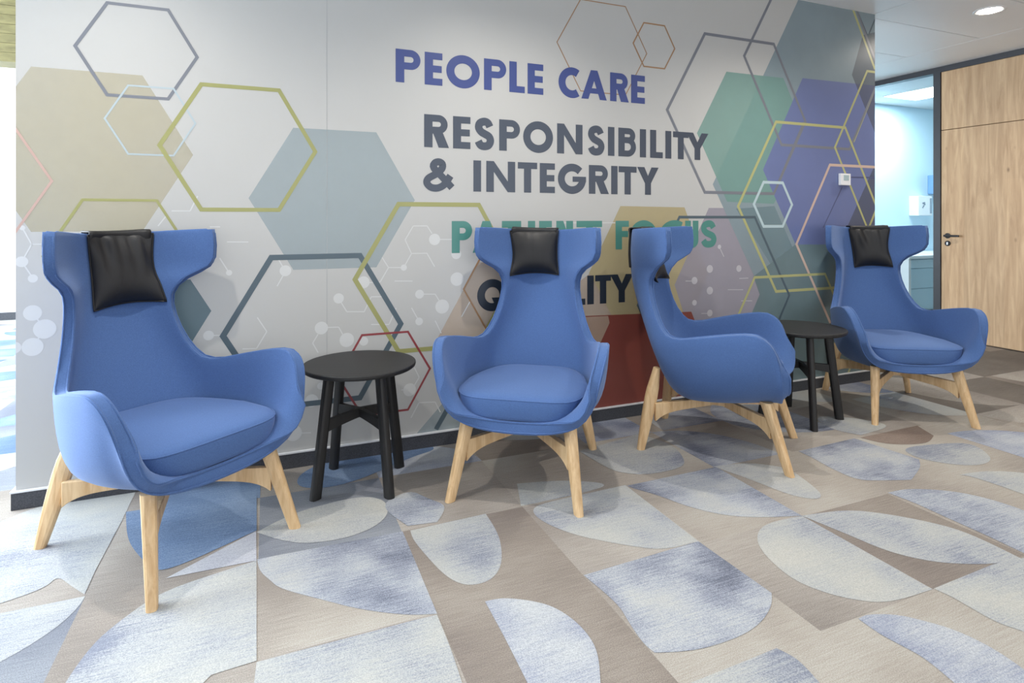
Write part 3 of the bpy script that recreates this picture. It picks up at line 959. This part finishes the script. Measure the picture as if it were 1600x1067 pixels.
class Print:
    """Flat print: outlines on the wall face, each a hair in front of the one below."""
    def __init__(self, step=0.0):
        self.v, self.f, self.m, self.step = [], [], [], step
    def poly(self, pts, depth, ink, orient=True):
        pts = clip(list(pts))
        if len(pts) < 3:
            return
        s = sum(pts[i][0] * pts[(i + 1) % len(pts)][1] - pts[(i + 1) % len(pts)][0] * pts[i][1] for i in range(len(pts)))
        if s < 0:
            pts = pts[::-1]
        k = len(self.v)
        depth += self.step * len(self.f)
        self.v.extend((x, WALL_Y - depth, z) for x, z in pts)
        self.f.append(list(range(k, k + len(pts))))
        self.m.append(INKS.index(ink))
    def seg(self, a, b, w, depth, ink):
        dx, dz = b[0] - a[0], b[1] - a[1]
        l = math.hypot(dx, dz)
        nx, nz = -dz / l * w / 2, dx / l * w / 2
        self.poly([(a[0] + nx, a[1] + nz), (a[0] - nx, a[1] - nz), (b[0] - nx, b[1] - nz), (b[0] + nx, b[1] + nz)], depth, ink)
    def strip(self, pts, w, depth, ink):
        """Mitred stroke along a polyline."""
        L, R = [], []
        for i, p in enumerate(pts):
            a = pts[max(i - 1, 0)]; b = pts[min(i + 1, len(pts) - 1)]
            d1 = (Vector(p) - Vector(a)); d2 = (Vector(b) - Vector(p))
            if d1.length < 1e-9: d1 = d2
            if d2.length < 1e-9: d2 = d1
            d1 = d1.normalized(); d2 = d2.normalized()
            t = (d1 + d2).normalized()
            n = Vector((-t.y, t.x)); c = max(0.35, n.dot(Vector((-d1.y, d1.x))))
            L.append((p[0] + n.x * w / 2 / c, p[1] + n.y * w / 2 / c)); R.append((p[0] - n.x * w / 2 / c, p[1] - n.y * w / 2 / c))
        for i in range(len(pts) - 1):
            self.poly([L[i], R[i], R[i + 1], L[i + 1]], depth, ink)
    def build(self, name, parent=None):
        return link_mesh(name, self.v, self.f, [INK[k] for k in INKS], parent, midx=self.m)

mural = Print()
dep = 0.0001
for pts, ink in FILLS:
    mural.poly(pts, dep, ink); dep += 0.00002
mural.seg((0.268, 0.08), (0.268, ZC), 0.0022, dep, 'seam')
for a, b, w, ink in SEGMENTS:
    if ink == 'chalk':
        mural.seg(a, b, w, dep + 0.00002, 'chalk_soft' if a[0] > 2.35 else ink)
for x, z, r in DOTS:
    mural.poly([(x + r * math.cos(2 * PI * k / 28), z + r * math.sin(2 * PI * k / 28)) for k in range(28)], dep + 0.00004, 'chalk_soft' if x > 2.35 else 'chalk')
dep += 0.00006
for a, b, w, ink in SEGMENTS:
    if ink != 'chalk':
        mural.seg(a, b, w, dep, ink); dep += 0.00001
for x, z, r, w, ink in HEX_LINES:
    po = [(x + (r + w * 0.55) * math.cos(k * PI / 3), z + (r + w * 0.55) * math.sin(k * PI / 3)) for k in range(6)]
    pi_ = [(x + (r - w * 0.55) * math.cos(k * PI / 3), z + (r - w * 0.55) * math.sin(k * PI / 3)) for k in range(6)]
    for k in range(6):
        j = (k + 1) % 6
        mural.poly([po[k], po[j], pi_[j], pi_[k]], dep, ink)
    dep += 0.00001
TEXT_DEPTH = dep + 0.00004
mural_root = mural.build('wall_mural')
tag(mural_root, 'printed hexagon and molecule mural covering the grey wall behind the armchairs', 'mural')

# -- the slogan: heavy geometric capitals
def arc(cx, cz, rx, rz, a0, a1, n=20):
    return [(cx + rx * math.cos(math.radians(a0 + (a1 - a0) * i / n)), cz + rz * math.sin(math.radians(a0 + (a1 - a0) * i / n))) for i in range(n + 1)]

def glyph(P, ch, x0, x1, z0, z1, ink, d):
    h = z1 - z0; t = 0.262 * h; th = 0.213 * h
    n = [0]
    def up():                       # later strokes lie a hair above earlier ones
        n[0] += 1
        return d + n[0] * 0.000008
    bar = lambda xa, xb, za, zb: P.poly([(xa, za), (xb, za), (xb, zb), (xa, zb)], up(), ink)
    par = lambda a, b, c, e: P.poly([a, b, c, e], up(), ink)
    if ch in 'PRB':
        bar(x0, x0 + t, z0, z1)
        zm = z0 + (0.40 if ch == 'P' else 0.42 if ch == 'R' else 0.47) * h
        xb = x1 - (0.03 * h if ch == 'B' else (0.02 * h if ch == 'R' else 0))
        r = (z1 - zm - th) / 2
        P.strip([(x0 + t * 0.9, z1 - th / 2)] + arc(xb - t / 2 - r, (z1 + zm) / 2, r, r, 90, -90, 14) + [(x0 + t * 0.9, zm + th / 2)], th, up(), ink)
        if ch == 'R':
            par((x0 + t * 1.0, zm + th * 0.3), (x0 + t * 2.1, zm + th * 0.6), (x1, z0), (x1 - t * 1.25, z0))
        if ch == 'B':
            r2 = (zm + th - z0 - th) / 2
            P.strip([(x0 + t * 0.9, zm + th / 2)] + arc(x1 - t / 2 - r2, (z0 + zm + th) / 2, r2, r2, 90, -90, 14) + [(x0 + t * 0.9, z0 + th / 2)], th, up(), ink)
    elif ch == 'E':
        bar(x0, x0 + t, z0, z1); bar(x0 + t, x1, z1 - th, z1); bar(x0 + t, x1, z0, z0 + th); bar(x0 + t, x1 - 0.02 * h, z0 + h / 2 - th / 2, z0 + h / 2 + th / 2)
    elif ch == 'F':
        bar(x0, x0 + t, z0, z1); bar(x0 + t, x1, z1 - th, z1); bar(x0 + t, x1 - 0.03 * h, z0 + h * 0.43, z0 + h * 0.43 + th)
    elif ch == 'L':
        bar(x0, x0 + t, z0, z1); bar(x0 + t, x1, z0, z0 + th)
    elif ch == 'I':
        xm = (x0 + x1) / 2; bar(xm - t / 2, xm + t / 2, z0, z1)
    elif ch == 'T':
        xm = (x0 + x1) / 2; bar(x0, x1, z1 - th, z1); bar(xm - t / 2, xm + t / 2, z0, z1 - th)
    elif ch == 'N':
        bar(x0, x0 + t, z0, z1); bar(x1 - t, x1, z0, z1); par((x0, z1), (x0 + t, z1), (x1, z0), (x1 - t, z0))
    elif ch == 'A':
        xm = (x0 + x1) / 2
        par((x0, z0), (x0 + t * 1.05, z0), (xm + t * 0.5, z1), (xm - t * 0.5, z1)); par((x1 - t * 1.05, z0), (x1, z0), (xm + t * 0.5, z1), (xm - t * 0.5, z1))
        w = (x1 - x0) * 0.27; bar(xm - w, xm + w, z0 + h * 0.20, z0 + h * 0.20 + th * 0.85)
    elif ch == 'Y':
        xm = (x0 + x1) / 2
        bar(xm - t / 2, xm + t / 2, z0, z0 + h * 0.5)
        par((x0, z1), (x0 + t * 1.2, z1), (xm + t / 2, z0 + h * 0.42), (xm - t / 2, z0 + h * 0.42)); par((x1 - t * 1.2, z1), (x1, z1), (xm + t / 2, z0 + h * 0.42), (xm - t / 2, z0 + h * 0.42))
    elif ch == 'U':
        r = (x1 - x0 - t) / 2
        P.strip([(x0 + t / 2, z1)] + arc((x0 + x1) / 2, z0 + r + t / 2 - 0.02 * h, r, r, 180, 360, 18) + [(x1 - t / 2, z1)], t, up(), ink)
    elif ch in 'OQ':
        e = 0.02 * h
        dd = up(); cx, cz, rx, rz = (x0 + x1) / 2, (z0 + z1) / 2, (x1 - x0) / 2, h / 2 + e
        ring = lambda q: [(cx + (rx - q) * math.cos(2 * PI * i / 40), cz + (rz - q) * math.sin(2 * PI * i / 40)) for i in range(41)]
        A, B = ring(0), ring(t)
        for i in range(40):
            P.poly([A[i], A[i + 1], B[i + 1], B[i]], dd, ink)
        if ch == 'Q':
            par((x0 + (x1 - x0) * 0.48, z0 + h * 0.42), (x0 + (x1 - x0) * 0.72, z0 + h * 0.42), (x1, z0 - e), (x1 - t * 1.25, z0 - e))
    elif ch == 'C':
        e = 0.02 * h; w = (x1 - x0) * 1.3
        P.strip(arc(x0 + w / 2, (z0 + z1) / 2, (w - t) / 2, (h + 2 * e - t) / 2, 55, 305, 30), t, up(), ink)
    elif ch == 'G':
        e = 0.02 * h
        P.strip(arc((x0 + x1) / 2, (z0 + z1) / 2, (x1 - x0 - t) / 2, (h + 2 * e - t) / 2, 42, 355, 36), t, up(), ink)
        bar((x0 + x1) / 2 + 0.02 * h, x1, z0 + h * 0.40, z0 + h * 0.40 + th * 0.85)
    elif ch == 'S':
        k = [(0.93, 0.80), (0.76, 0.96), (0.46, 1.0), (0.12, 0.92), (0.04, 0.74), (0.24, 0.58), (0.52, 0.50), (0.86, 0.40), (0.98, 0.23), (0.82, 0.05), (0.48, 0.0), (0.18, 0.04), (0.0, 0.20)]
        e = 0.02 * h
        P.strip([(x0 + t / 2 + u * (x1 - x0 - t), z0 - e + t / 2 + v * (h + 2 * e - t)) for u, v in catmull(k, 42)], t * 0.95, up(), ink)
    elif ch == '&':
        k = [(0.98, 0.02), (0.62, 0.40), (0.27, 0.76), (0.30, 0.94), (0.46, 1.0), (0.60, 0.92), (0.58, 0.74), (0.36, 0.54), (0.06, 0.36), (0.0, 0.18), (0.16, 0.02), (0.42, 0.0), (0.68, 0.14), (0.92, 0.48)]
        e = 0.02 * h; t2 = t * 0.86
        q = [(x0 + t2 / 2 + u * (x1 - x0 - t2), z0 - e + t2 / 2 + v * (h + 2 * e - t2)) for u, v in catmull(k, 53)]
        for a, b in ((0, 13), (10, 28), (24, 39), (35, 48), (44, 53)):
            P.strip(q[a:b], t2, up(), ink)

WORDS = [['PEOPLE', 'CARE'], ['RESPONSIBILITY'], ['&', 'INTEGRITY'], ['PATIENT', 'FOCUS'], ['QUALITY']]
COLOUR_NAME = {'royal_blue': 'royal blue', 'charcoal': 'charcoal grey', 'sea_green': 'sea green', 'ink_navy': 'dark navy'}
for (ink, letters, zt, zb), words in zip(SLOGAN, WORDS):
    k = 0
    for word in words:
        P = Print()
        for ch, xa, xb in letters[k:k + len(word)]:
            glyph(P, ch, xa, xb, zb, zt, ink, TEXT_DEPTH)
        k += len(word)
        P.build('lettering', mural_root)['label'] = COLOUR_NAME[ink] + ' lettering ' + word

# thermostat
t = tag(empty('wall_thermostat', (3.821, WALL_Y, 1.469)), 'small white square thermostat with a grey display on the blue part of the mural', 'thermostat')
bm = bmesh.new(); add_box(bm, -0.050, 0.050, -0.024, -0.003, -0.042, 0.042, bevel=0.004)
from_bm('housing', bm, M['white'], t)
bm = bmesh.new(); add_box(bm, -0.022, 0.030, -0.0255, -0.0242, -0.008, 0.030, bevel=0.0004)
s = from_bm('display', bm, mat_plain('lcd', (168, 188, 192), 0.25), t)
s['label'] = 'grey-green display'

# ---------------------------------------------------------------- wing armchair
# outer skin of the shell: spine point (u, z), rim point (u, v, z), rim tangent, lateral reach, rim reach, padding
STATIONS = [
    (.308, .288, .312, .338, .450, 0, .30, .95, .24, .12, .052),
    (.275, .281, .308, .353, .508, 0, .25, .97, .25, .14, .050),
    (.230, .274, .297, .365, .558, 0, .20, .98, .26, .17, .048),
    (.170, .265, .277, .375, .602, 0, .15, .98, .29, .20, .047),
    (.100, .256, .244, .382, .634, 0, .10, .99, .32, .23, .047),
    (.022, .249, .190, .384, .651, 0, .08, 1.0, .34, .25, .047),
    (-.065, .245, .095, .376, .640, 0, .08, 1.0, .345, .26, .047),
    (-.150, .250, .005, .361, .622, .02, .10, .99, .335, .26, .047),
    (-.218, .288, -.085, .338, .602, .20, .15, .96, .31, .23, .046),
    (-.264, .368, -.160, .312, .588, .45, .22, .86, .265, .18, .045),
    (-.305, .455, -.220, .284, .598, .68, .32, .66, .20, .13, .043),
    (-.350, .550, -.266, .254, .650, .80, .42, .42, .165, .10, .041),
    (-.393, .650, -.300, .228, .722, .83, .50, .22, .135, .09, .040),
    (-.430, .750, -.322, .211, .800, .80, .58, .10, .125, .09, .039),
    (-.455, .840, -.325, .209, .868, .80, .60, .05, .125, .09, .038),
    (-.466, .915, -.297, .230, .918, .80, .60, 0, .135, .10, .037),
    (-.470, .975, -.248, .280, .957, .80, .60, 0, .150, .13, .036),
    (-.470, 1.03, -.212, .316, .998, .80, .60, 0, .160, .16, .036),
    (-.466, 1.08, -.206, .324, 1.07, .80, .60, 0, .160, .16, .036),
    (-.458, 1.125, -.212, .320, 1.142, .80, .60, .03, .160, .16, .036),
]
NS, NW = 58, 15

def shell_grid():
    st = catmull(STATIONS, NS)
    rows = []
    for k in st:
        su, sz, ru, rv, rz, tu, tv, tz, a, b, th = k
        S = Vector((su, 0, sz)); R = Vector((ru, rv, rz)); T = Vector((tu, tv, tz)).normalized()
        P1 = S + Vector((0, a, 0)); P2 = R - T * b
        half = []
        for i in range(NW):
            w = i / (NW - 1)
            q = (1 - w) ** 3 * S + 3 * (1 - w) ** 2 * w * P1 + 3 * (1 - w) * w * w * P2 + w ** 3 * R
            half.append(q)
        full = [Vector((q.x, -q.y, q.z)) for q in half[:0:-1]] + half
        rows.append((full, th))
    return rows

def build_shell(parent):
    rows = shell_grid()
    n = len(rows[0][0])
    G = [r[0] for r in rows]
    # inward normals
    inner = []
    for i in range(NS):
        line = []
        for j in range(n):
            du = G[min(i + 1, NS - 1)][j] - G[max(i - 1, 0)][j]
            dv = G[i][min(j + 1, n - 1)] - G[i][max(j - 1, 0)]
            nn = du.cross(dv)
            nn = nn.normalized() if nn.length > 1e-9 else Vector((0, 0, 1))
            line.append(nn)
        inner.append(line)
    ref = Vector((0.1, 0, 0.6))
    sgn = 1 if inner[NS // 2][n // 2].dot(ref - G[NS // 2][n // 2]) > 0 else -1
    verts, faces = [], []
    for i in range(NS):
        for j in range(n):
            verts.append(G[i][j])
    off = NS * n
    for i in range(NS):
        for j in range(n):
            verts.append(G[i][j] + inner[i][j] * (sgn * rows[i][1]))
    A = lambda i, j: i * n + j
    B = lambda i, j: off + i * n + j
    for i in range(NS - 1):
        for j in range(n - 1):
            faces.append((A(i, j), A(i + 1, j), A(i + 1, j + 1), A(i, j + 1)))
            faces.append((B(i, j), B(i, j + 1), B(i + 1, j + 1), B(i + 1, j)))
    rim = [(0, j) for j in range(n)] + [(i, n - 1) for i in range(1, NS)] + [(NS - 1, j) for j in range(n - 2, -1, -1)] + [(i, 0) for i in range(NS - 2, 0, -1)]
    for a, b in zip(rim, rim[1:] + rim[:1]):
        faces.append((A(*a), A(*b), B(*b), B(*a)))
    bm = bmesh.new()
    vs = [bm.verts.new(v) for v in verts]
    for f in faces:
        bm.faces.new([vs[k] for k in f])
    bm.verts.ensure_lookup_table()
    bmesh.ops.recalc_face_normals(bm, faces=bm.faces[:])
    rim_o = [verts[A(*a)].copy() for a in rim]
    rim_i = [verts[B(*a)].copy() for a in rim]
    es = []
    for ring in ([vs[A(*a)] for a in rim], [vs[B(*a)] for a in rim]):
        for a, b in zip(ring, ring[1:] + ring[:1]):
            e = bm.edges.get((a, b))
            if e: es.append(e)
    bmesh.ops.bevel(bm, geom=es, offset=0.007, segments=3, affect='EDGES', profile=0.5, clamp_overlap=True)
    o = from_bm('shell', bm, M['fabric'], parent, smooth=True)
    return o, rim_o, rim_i

def build_seat(parent):
    """Seat cushion: D-shaped plan filling the shell, flat front, crowned top, welt along the top edge."""
    n = 72
    z0 = 0.336
    def plan(k, s, sv):
        a = 2 * PI * k / n
        c, sn = math.cos(a), math.sin(a)
        e = 5.5 if c > 0 else 4.0
        r = (abs(c) ** e + abs(sn) ** e) ** (-1 / e)
        u, v = r * c, r * sn
        return (0.05 + u * (0.252 if u > 0 else 0.305) * s - 0.030 * s * max(0, abs(v) - 0.4) ** 2 * (1 if u > 0 else 0), v * (0.281 + 0.062 * min(0, u)) * sv)
    def rise(u, v, f):
        return f * (0.012 * (0.3 - u) / 0.6) + 0.10 * f * max(0.0, abs(v) - 0.23)
    bm = bmesh.new()
    rings = []
    prof = [(0.55, 0.55, 0.0), (0.92, 0.84, 0.0), (0.980, 0.895, 0.006), (1.0, 0.925, 0.020), (1.010, 0.962, 0.050), (1.010, 0.985, 0.080), (1.0, 0.988, 0.090),
            (0.978, 0.972, 0.0965), (0.90, 0.90, 0.103), (0.78, 0.78, 0.1075), (0.6, 0.6, 0.111), (0.4, 0.4, 0.1135), (0.2, 0.2, 0.1145), (0.02, 0.02, 0.115)]
    for s, sv, z in prof:
        rings.append([(u, v, z0 + z + rise(u, v, min(1, z / 0.08))) for u, v in (plan(k, s, sv) for k in range(n))])
    loft(bm, rings)
    o = from_bm('seat', bm, M['fabric'], parent, smooth=True)
    bm = bmesh.new()
    tube(bm, [(u, v, z0 + 0.0915 + rise(u, v, 1)) for u, v in (plan(k, 0.998, 0.99) for k in range(n))], 0.0026, 6, cyclic=True)
    from_bm('piping', bm, M['fabric'], o, smooth=True)
    return o

def build_leg(parent, foot, top, front):
    """Tapered ash leg with a rounded section; the foot is cut level with the floor."""
    foot = Vector(foot); top = Vector(top)
    out = Vector((foot.x, foot.y, 0)).normalized()
    side = Vector((-out.y, out.x, 0))
    bm = bmesh.new()
    rings = []
    m = 9
    for i in range(m):
        f = i / (m - 1)
        c = foot.lerp(top, f)
        if front:
            wa = 0.021 + 0.008 * f; wb = 0.016 + 0.008 * f
        else:
            wa = 0.019 + 0.014 * math.sin(PI * min(1, f * 0.75)); wb = 0.016 + 0.007 * f
            if f > 0.72: wa *= 1 - 0.55 * (f - 0.72) / 0.28
        ring = []
        for k in range(16):
            a = 2 * PI * k / 16
            e = 3.4
            ca, sa = math.cos(a), math.sin(a)
            r = (abs(ca) ** e + abs(sa) ** e) ** (-1 / e)
            ring.append(c + out * (wa * r * ca) + side * (wb * r * sa))
        rings.append(ring)
    loft(bm, rings)
    return from_bm('leg', bm, M['ash'], parent, smooth=False)

def build_rail(parent, a, sgn_z=0.0):
    """Half of the cross frame: from the hub out to one leg, arched underside."""
    a = Vector(a)
    d = Vector((a.x, a.y, 0)); L = d.length; d.normalize()
    s = Vector((-d.y, d.x, 0))
    bm = bmesh.new()
    rings = []
    m = 20
    for i in range(m):
        f = i / (m - 1)
        c = d * (0.02 + (L - 0.02) * f)
        zt = 0.250 + (a.z - 0.250) * f + sgn_z * (1 - f)
        hgt = 0.040 + 0.012 * f + 0.040 * f ** 7
        hw = 0.0125
        zt0 = zt
        rings.append([c + s * hw + Vector((0, 0, zt0)), c - s * hw + Vector((0, 0, zt0)), c - s * hw + Vector((0, 0, zt0 - hgt)), c + s * hw + Vector((0, 0, zt0 - hgt))])
    loft(bm, rings)
    o = from_bm('cross_rail', bm, M['ash'], parent)
    bevel_mod(o, 0.003, 2)
    return o

def build_armchair():
    t = empty('wing_armchair', (0, 0, 0))
    sh, ro, ri = build_shell(t)
    for nm, ring in (('piping', ri), ('piping', ro)):
        bm = bmesh.new()
        pts = [p for k, p in enumerate(ring) if k % 2 == 0]
        # seam sits just inside the padded edge
        other = ro if ring is ri else ri
        oth = [p for k, p in enumerate(other) if k % 2 == 0]
        pts = [p.lerp(q, 0.12) for p, q in zip(pts, oth)]
        tube(bm, pts, 0.0036, 6, cyclic=True)
        from_bm(nm, bm, M['fabric'], sh, smooth=True)
    build_seat(t)
    for sx, sy in ((1, 1), (1, -1)):
        build_leg(t, (0.347 * sx, 0.270 * sy, 0.001), (0.245, 0.222 * sy, 0.315), True)
    for sy in (1, -1):
        build_leg(t, (-0.347, 0.270 * sy, 0.001), (-0.285, 0.185 * sy, 0.410), False)
    for sx, sy in ((1, 1), (1, -1), (-1, 1), (-1, -1)):
        build_rail(t, ((0.268 if sx > 0 else -0.285) , 0.226 * sy, 0.236), 0.0)
    bm = bmesh.new(); add_box(bm, -0.045, 0.045, -0.045, 0.045, 0.212, 0.2515, bevel=0.003)
    h = from_bm('cross_hub', bm, M['ash'], t)
    return t

CHAIR_SPOTS = [
    ((-0.330, 2.514), (0.625, -0.781), 'blue wing armchair at the left end of the mural, nearest the wall corner, facing right'),
    ((1.128, 2.514), (-0.574, -0.819), 'blue wing armchair facing front that hides the middle of the word QUALITY'),
    ((2.205, 2.456), (0.646, -0.763), 'blue wing armchair seen in profile, between two chairs, its back to the rust-red hexagon'),
    ((3.642, 2.509), (-0.485, -0.875), 'blue wing armchair at the right end of the mural, before the glazed office'),
]
chair0 = build_armchair()
chairs = []
for i, ((x, y), (fx, fy), lab) in enumerate(CHAIR_SPOTS):
    c = chair0 if i == 0 else copy_tree(chair0)
    c.location = (x, y, 0)
    c.rotation_euler = (0, 0, math.atan2(fy, fx))
    tag(c, lab, 'armchair', 'blue wing armchairs along the mural wall')
    chairs.append(c)

# ---------------------------------------------------------------- headrest pillows draped over the chair backs
_sm = [c for c in chair0.children if c.name.startswith('shell')][0].data
SHELL = BVHTree.FromPolygons([v.co.copy() for v in _sm.vertices], [tuple(p.vertices) for p in _sm.polygons])
def front_u(v, z):
    """u of the upholstered front of the backrest at lateral v, height z."""
    hit = SHELL.ray_cast(Vector((0.25, v, min(z, 1.108))), Vector((-1, 0, 0)))[0]
    return hit.x if hit else -0.42
def rear_u(v, z):
    hit = SHELL.ray_cast(Vector((-0.9, v, min(z, 1.108))), Vector((1, 0, 0)))[0]
    return hit.x if hit else -0.47
def top_z(v, u):
    hit = SHELL.ray_cast(Vector((u, v, 2.0)), Vector((0, 0, -1)))[0]
    return hit.z if hit else 1.13

def build_pillow(chair_loc, fwd, tl, tr, br, bl, thick, folds, seed, lab, swing=0.0):
    """Corners are (lateral, height) on the chair back; the flap goes over the top and down behind."""
    t = empty('headrest_pillow', (chair_loc[0], chair_loc[1], 0), math.atan2(fwd[1], fwd[0]))
    rng = random.Random(seed)
    nx, nz = 30, 30
    ph = [rng.uniform(0, 6.28) for _ in range(6)]
    zt = (tl[1] + tr[1]) / 2
    def corner(a, b):
        top = (tl[0] + (tr[0] - tl[0]) * a, tl[1] + (tr[1] - tl[1]) * a)
        bot = (bl[0] + (br[0] - bl[0]) * a, bl[1] + (br[1] - bl[1]) * a)
        v = bot[0] + (top[0] - bot[0]) * b; z = bot[1] + (top[1] - bot[1]) * b
        # sides draw in between the corners
        pinch = 0.010 * math.sin(PI * b)
        v += pinch * (1 if v < (tl[0] + tr[0] + bl[0] + br[0]) / 4 else -1) * abs(2 * a - 1)
        z += 0.010 * math.sin(PI * a) * (1 - b)
        return v, z
    front, back = [], []
    for j in range(nz + 1):
        b = j / nz
        fr, bk = [], []
        for i in range(nx + 1):
            a = i / nx
            v, z = corner(a, b)
            puff = (max(0, 1 - abs(2 * a - 1) ** 2.4) ** 0.75) * (max(0, 1 - abs(2 * b - 1) ** 3.0) ** 0.75)
            slump = 1.05 - 0.55 * b ** 2
            fold = folds * max(0, b - 0.35) ** 1.3 * (0.5 * math.sin(a * 17 + ph[0] + 1.6 * math.sin(b * 3 + ph[1])) + 0.45 * math.sin(a * 29 + 2 * b + ph[2]) + 0.4 * math.sin(a * 9 + b * 7 + ph[3])) * puff ** 0.5
            base = front_u(v, z) + 0.006 + swing * (1 - b) ** 1.3
            fr.append((base + 0.004 + thick * puff * slump + fold * 0.016, v, z))
            bk.append((base, v, z))
        front.append(fr); back.append(bk)
    bm = bmesh.new()
    vf = [[bm.verts.new(p) for p in r] for r in front]
    vb = [[bm.verts.new(p) for p in r] for r in back]
    for j in range(nz):
        for i in range(nx):
            bm.faces.new((vf[j][i], vf[j][i + 1], vf[j + 1][i + 1], vf[j + 1][i]))
            bm.faces.new((vb[j][i], vb[j + 1][i], vb[j + 1][i + 1], vb[j][i + 1]))
    edge = [(0, i) for i in range(nx)] + [(j, nx) for j in range(nz)] + [(nz, i) for i in range(nx, 0, -1)] + [(j, 0) for j in range(nz, 0, -1)]
    for p, q in zip(edge, edge[1:] + edge[:1]):
        bm.faces.new((vf[p[0]][p[1]], vf[q[0]][q[1]], vb[q[0]][q[1]], vb[p[0]][p[1]]))
    pad = from_bm('pad', bm, M['leather'], t, smooth=True)
    bm = bmesh.new()
    tube(bm, [Vector(front[j][i]) + Vector((-0.001, 0, 0)) for j, i in edge], 0.0035, 6, cyclic=True)
    from_bm('piping', bm, M['leather'], pad, smooth=True)
    # flap: over the top edge and down the back
    bm = bmesh.new()
    cols = []
    for i in range(13):
        v = tl[0] + (tr[0] - tl[0]) * (0.03 + 0.94 * i / 12)
        uf, ur = front_u(v, 1.10), rear_u(v, 1.10)
        um = (uf + ur) / 2
        zt_ = top_z(v, um) + 0.0115
        keys = [(front_u(v, 1.085) + 0.007, 1.085), (uf + 0.009, 1.104), (uf + 0.012, zt_ - 0.003), (um + 0.006, zt_), (um - 0.008, zt_), (ur - 0.012, zt_ - 0.003),
                (ur - 0.0095, 1.100), (rear_u(v, 1.05) - 0.007, 1.05), (rear_u(v, 0.99) - 0.007, 0.99), (rear_u(v, 0.92) - 0.007, 0.92)]
        cols.append([(u, v, z) for u, z in catmull(keys, 34)])
    rows = [list(r) for r in zip(*cols)]
    vs = [[bm.verts.new(p) for p in r] for r in rows]
    for j in range(len(rows) - 1):
        for i in range(12):
            bm.faces.new((vs[j][i], vs[j][i + 1], vs[j + 1][i + 1], vs[j + 1][i]))
    fl = from_bm('counterweight_flap', bm, M['leather'], t, smooth=True)
    so = fl.modifiers.new('thickness', 'SOLIDIFY'); so.thickness = 0.007; so.offset = 0.0
    tag(t, lab, 'headrest pillow', 'black leather headrest pillows')
    return t

PILLOWS = [
    ((-0.093, 1.122), (0.142, 1.125), (0.166, 0.838), (-0.071, 0.822), 0.058, 1.5, 3, 'wrinkled black leather headrest pillow hanging askew on the leftmost blue armchair'),
    ((-0.165, 1.122), (0.082, 1.125), (0.085, 0.889), (-0.160, 0.888), 0.062, 0.45, 5, 'smooth square black leather headrest pillow on the armchair facing front before QUALITY'),
    ((-0.115, 1.122), (0.125, 1.124), (0.125, 0.848), (-0.115, 0.848), 0.075, 0.5, 8, 'black leather headrest pillow mostly hidden by the wing of the armchair in profile', 0.075),
    ((-0.090, 1.118), (0.154, 1.124), (0.158, 0.859), (-0.049, 0.848), 0.054, 1.5, 12, 'creased black leather headrest pillow narrowing downward on the armchair beside the oak door'),
]
for (loc, fwd, _l), p in zip(CHAIR_SPOTS, PILLOWS):
    build_pillow(loc, fwd, *p)

# ---------------------------------------------------------------- round side tables
def build_table():
    t = empty('side_table', (0, 0, 0))
    bm = bmesh.new()
    disc_lathe(bm, ((0.22, 0.517), (0.240, 0.519), (0.2465, 0.524), (0.2485, 0.530), (0.2485, 0.537), (0.2465, 0.540), (0.243, 0.541)), 72)
    o = from_bm('tabletop', bm, M['black_wood'], t)
    bevel_mod(o, 0.001, 1, 60)
    h = 0.155
    for sx, sy in ((1, 1), (1, -1), (-1, 1), (-1, -1)):
        foot = Vector((h * sx, h * sy, 0.001)); top = Vector((0.108 * sx, 0.108 * sy, 0.5165))
        d = Vector((sx, sy, 0)).normalized(); s = Vector((-d.y, d.x, 0))
        bm = bmesh.new(); rings = []
        for f in (0, 0.25, 0.5, 0.75, 1.0):
            c = foot.lerp(top, f)
            wa, wb = 0.024, 0.0185
            ring = []
            for k in range(16):
                a = 2 * PI * k / 16; e = 3.0
                ca, sa = math.cos(a), math.sin(a); r = (abs(ca) ** e + abs(sa) ** e) ** (-1 / e)
                ring.append(c + d * (wa * r * ca) + s * (wb * r * sa))
            rings.append(ring)
        loft(bm, rings)
        from_bm('leg', bm, M['black_wood'], t)
    for q, (dx, dy) in enumerate(((1, 1), (1, -1))):
        d = Vector((dx, dy, 0)).normalized(); s = Vector((-d.y, d.x, 0))
        bm = bmesh.new(); rings = []
        L = 0.172
        for i in range(13):
            f = -1 + 2 * i / 12
            zc = 0.318 - 0.020 * abs(f) ** 1.2
            hh = 0.020 + 0.006 * abs(f) ** 2 - 0.0015 * q
            c = d * (L * f)
            rings.append([c + s * 0.011 + Vector((0, 0, zc + hh)), c - s * 0.011 + Vector((0, 0, zc + hh)), c - s * 0.011 + Vector((0, 0, zc - hh)), c + s * 0.011 + Vector((0, 0, zc - hh))])
        loft(bm, rings)
        o = from_bm('cross_stretcher', bm, M['black_wood'], t)
        bevel_mod(o, 0.002, 2)
    return t
tab = build_table()
tab.location = (0.385, 2.715, 0); tab.rotation_euler = (0, 0, math.radians(-19.5))
tag(tab, 'round black wooden side table in full view between the two left armchairs', 'side table', 'round black side tables')
tab2 = copy_tree(tab)
tab2.location = (2.94, 2.59, 0); tab2.rotation_euler = (0, 0, math.radians(14.6))
tag(tab2, 'round black wooden side table partly hidden behind the armchair in profile', 'side table', 'round black side tables')
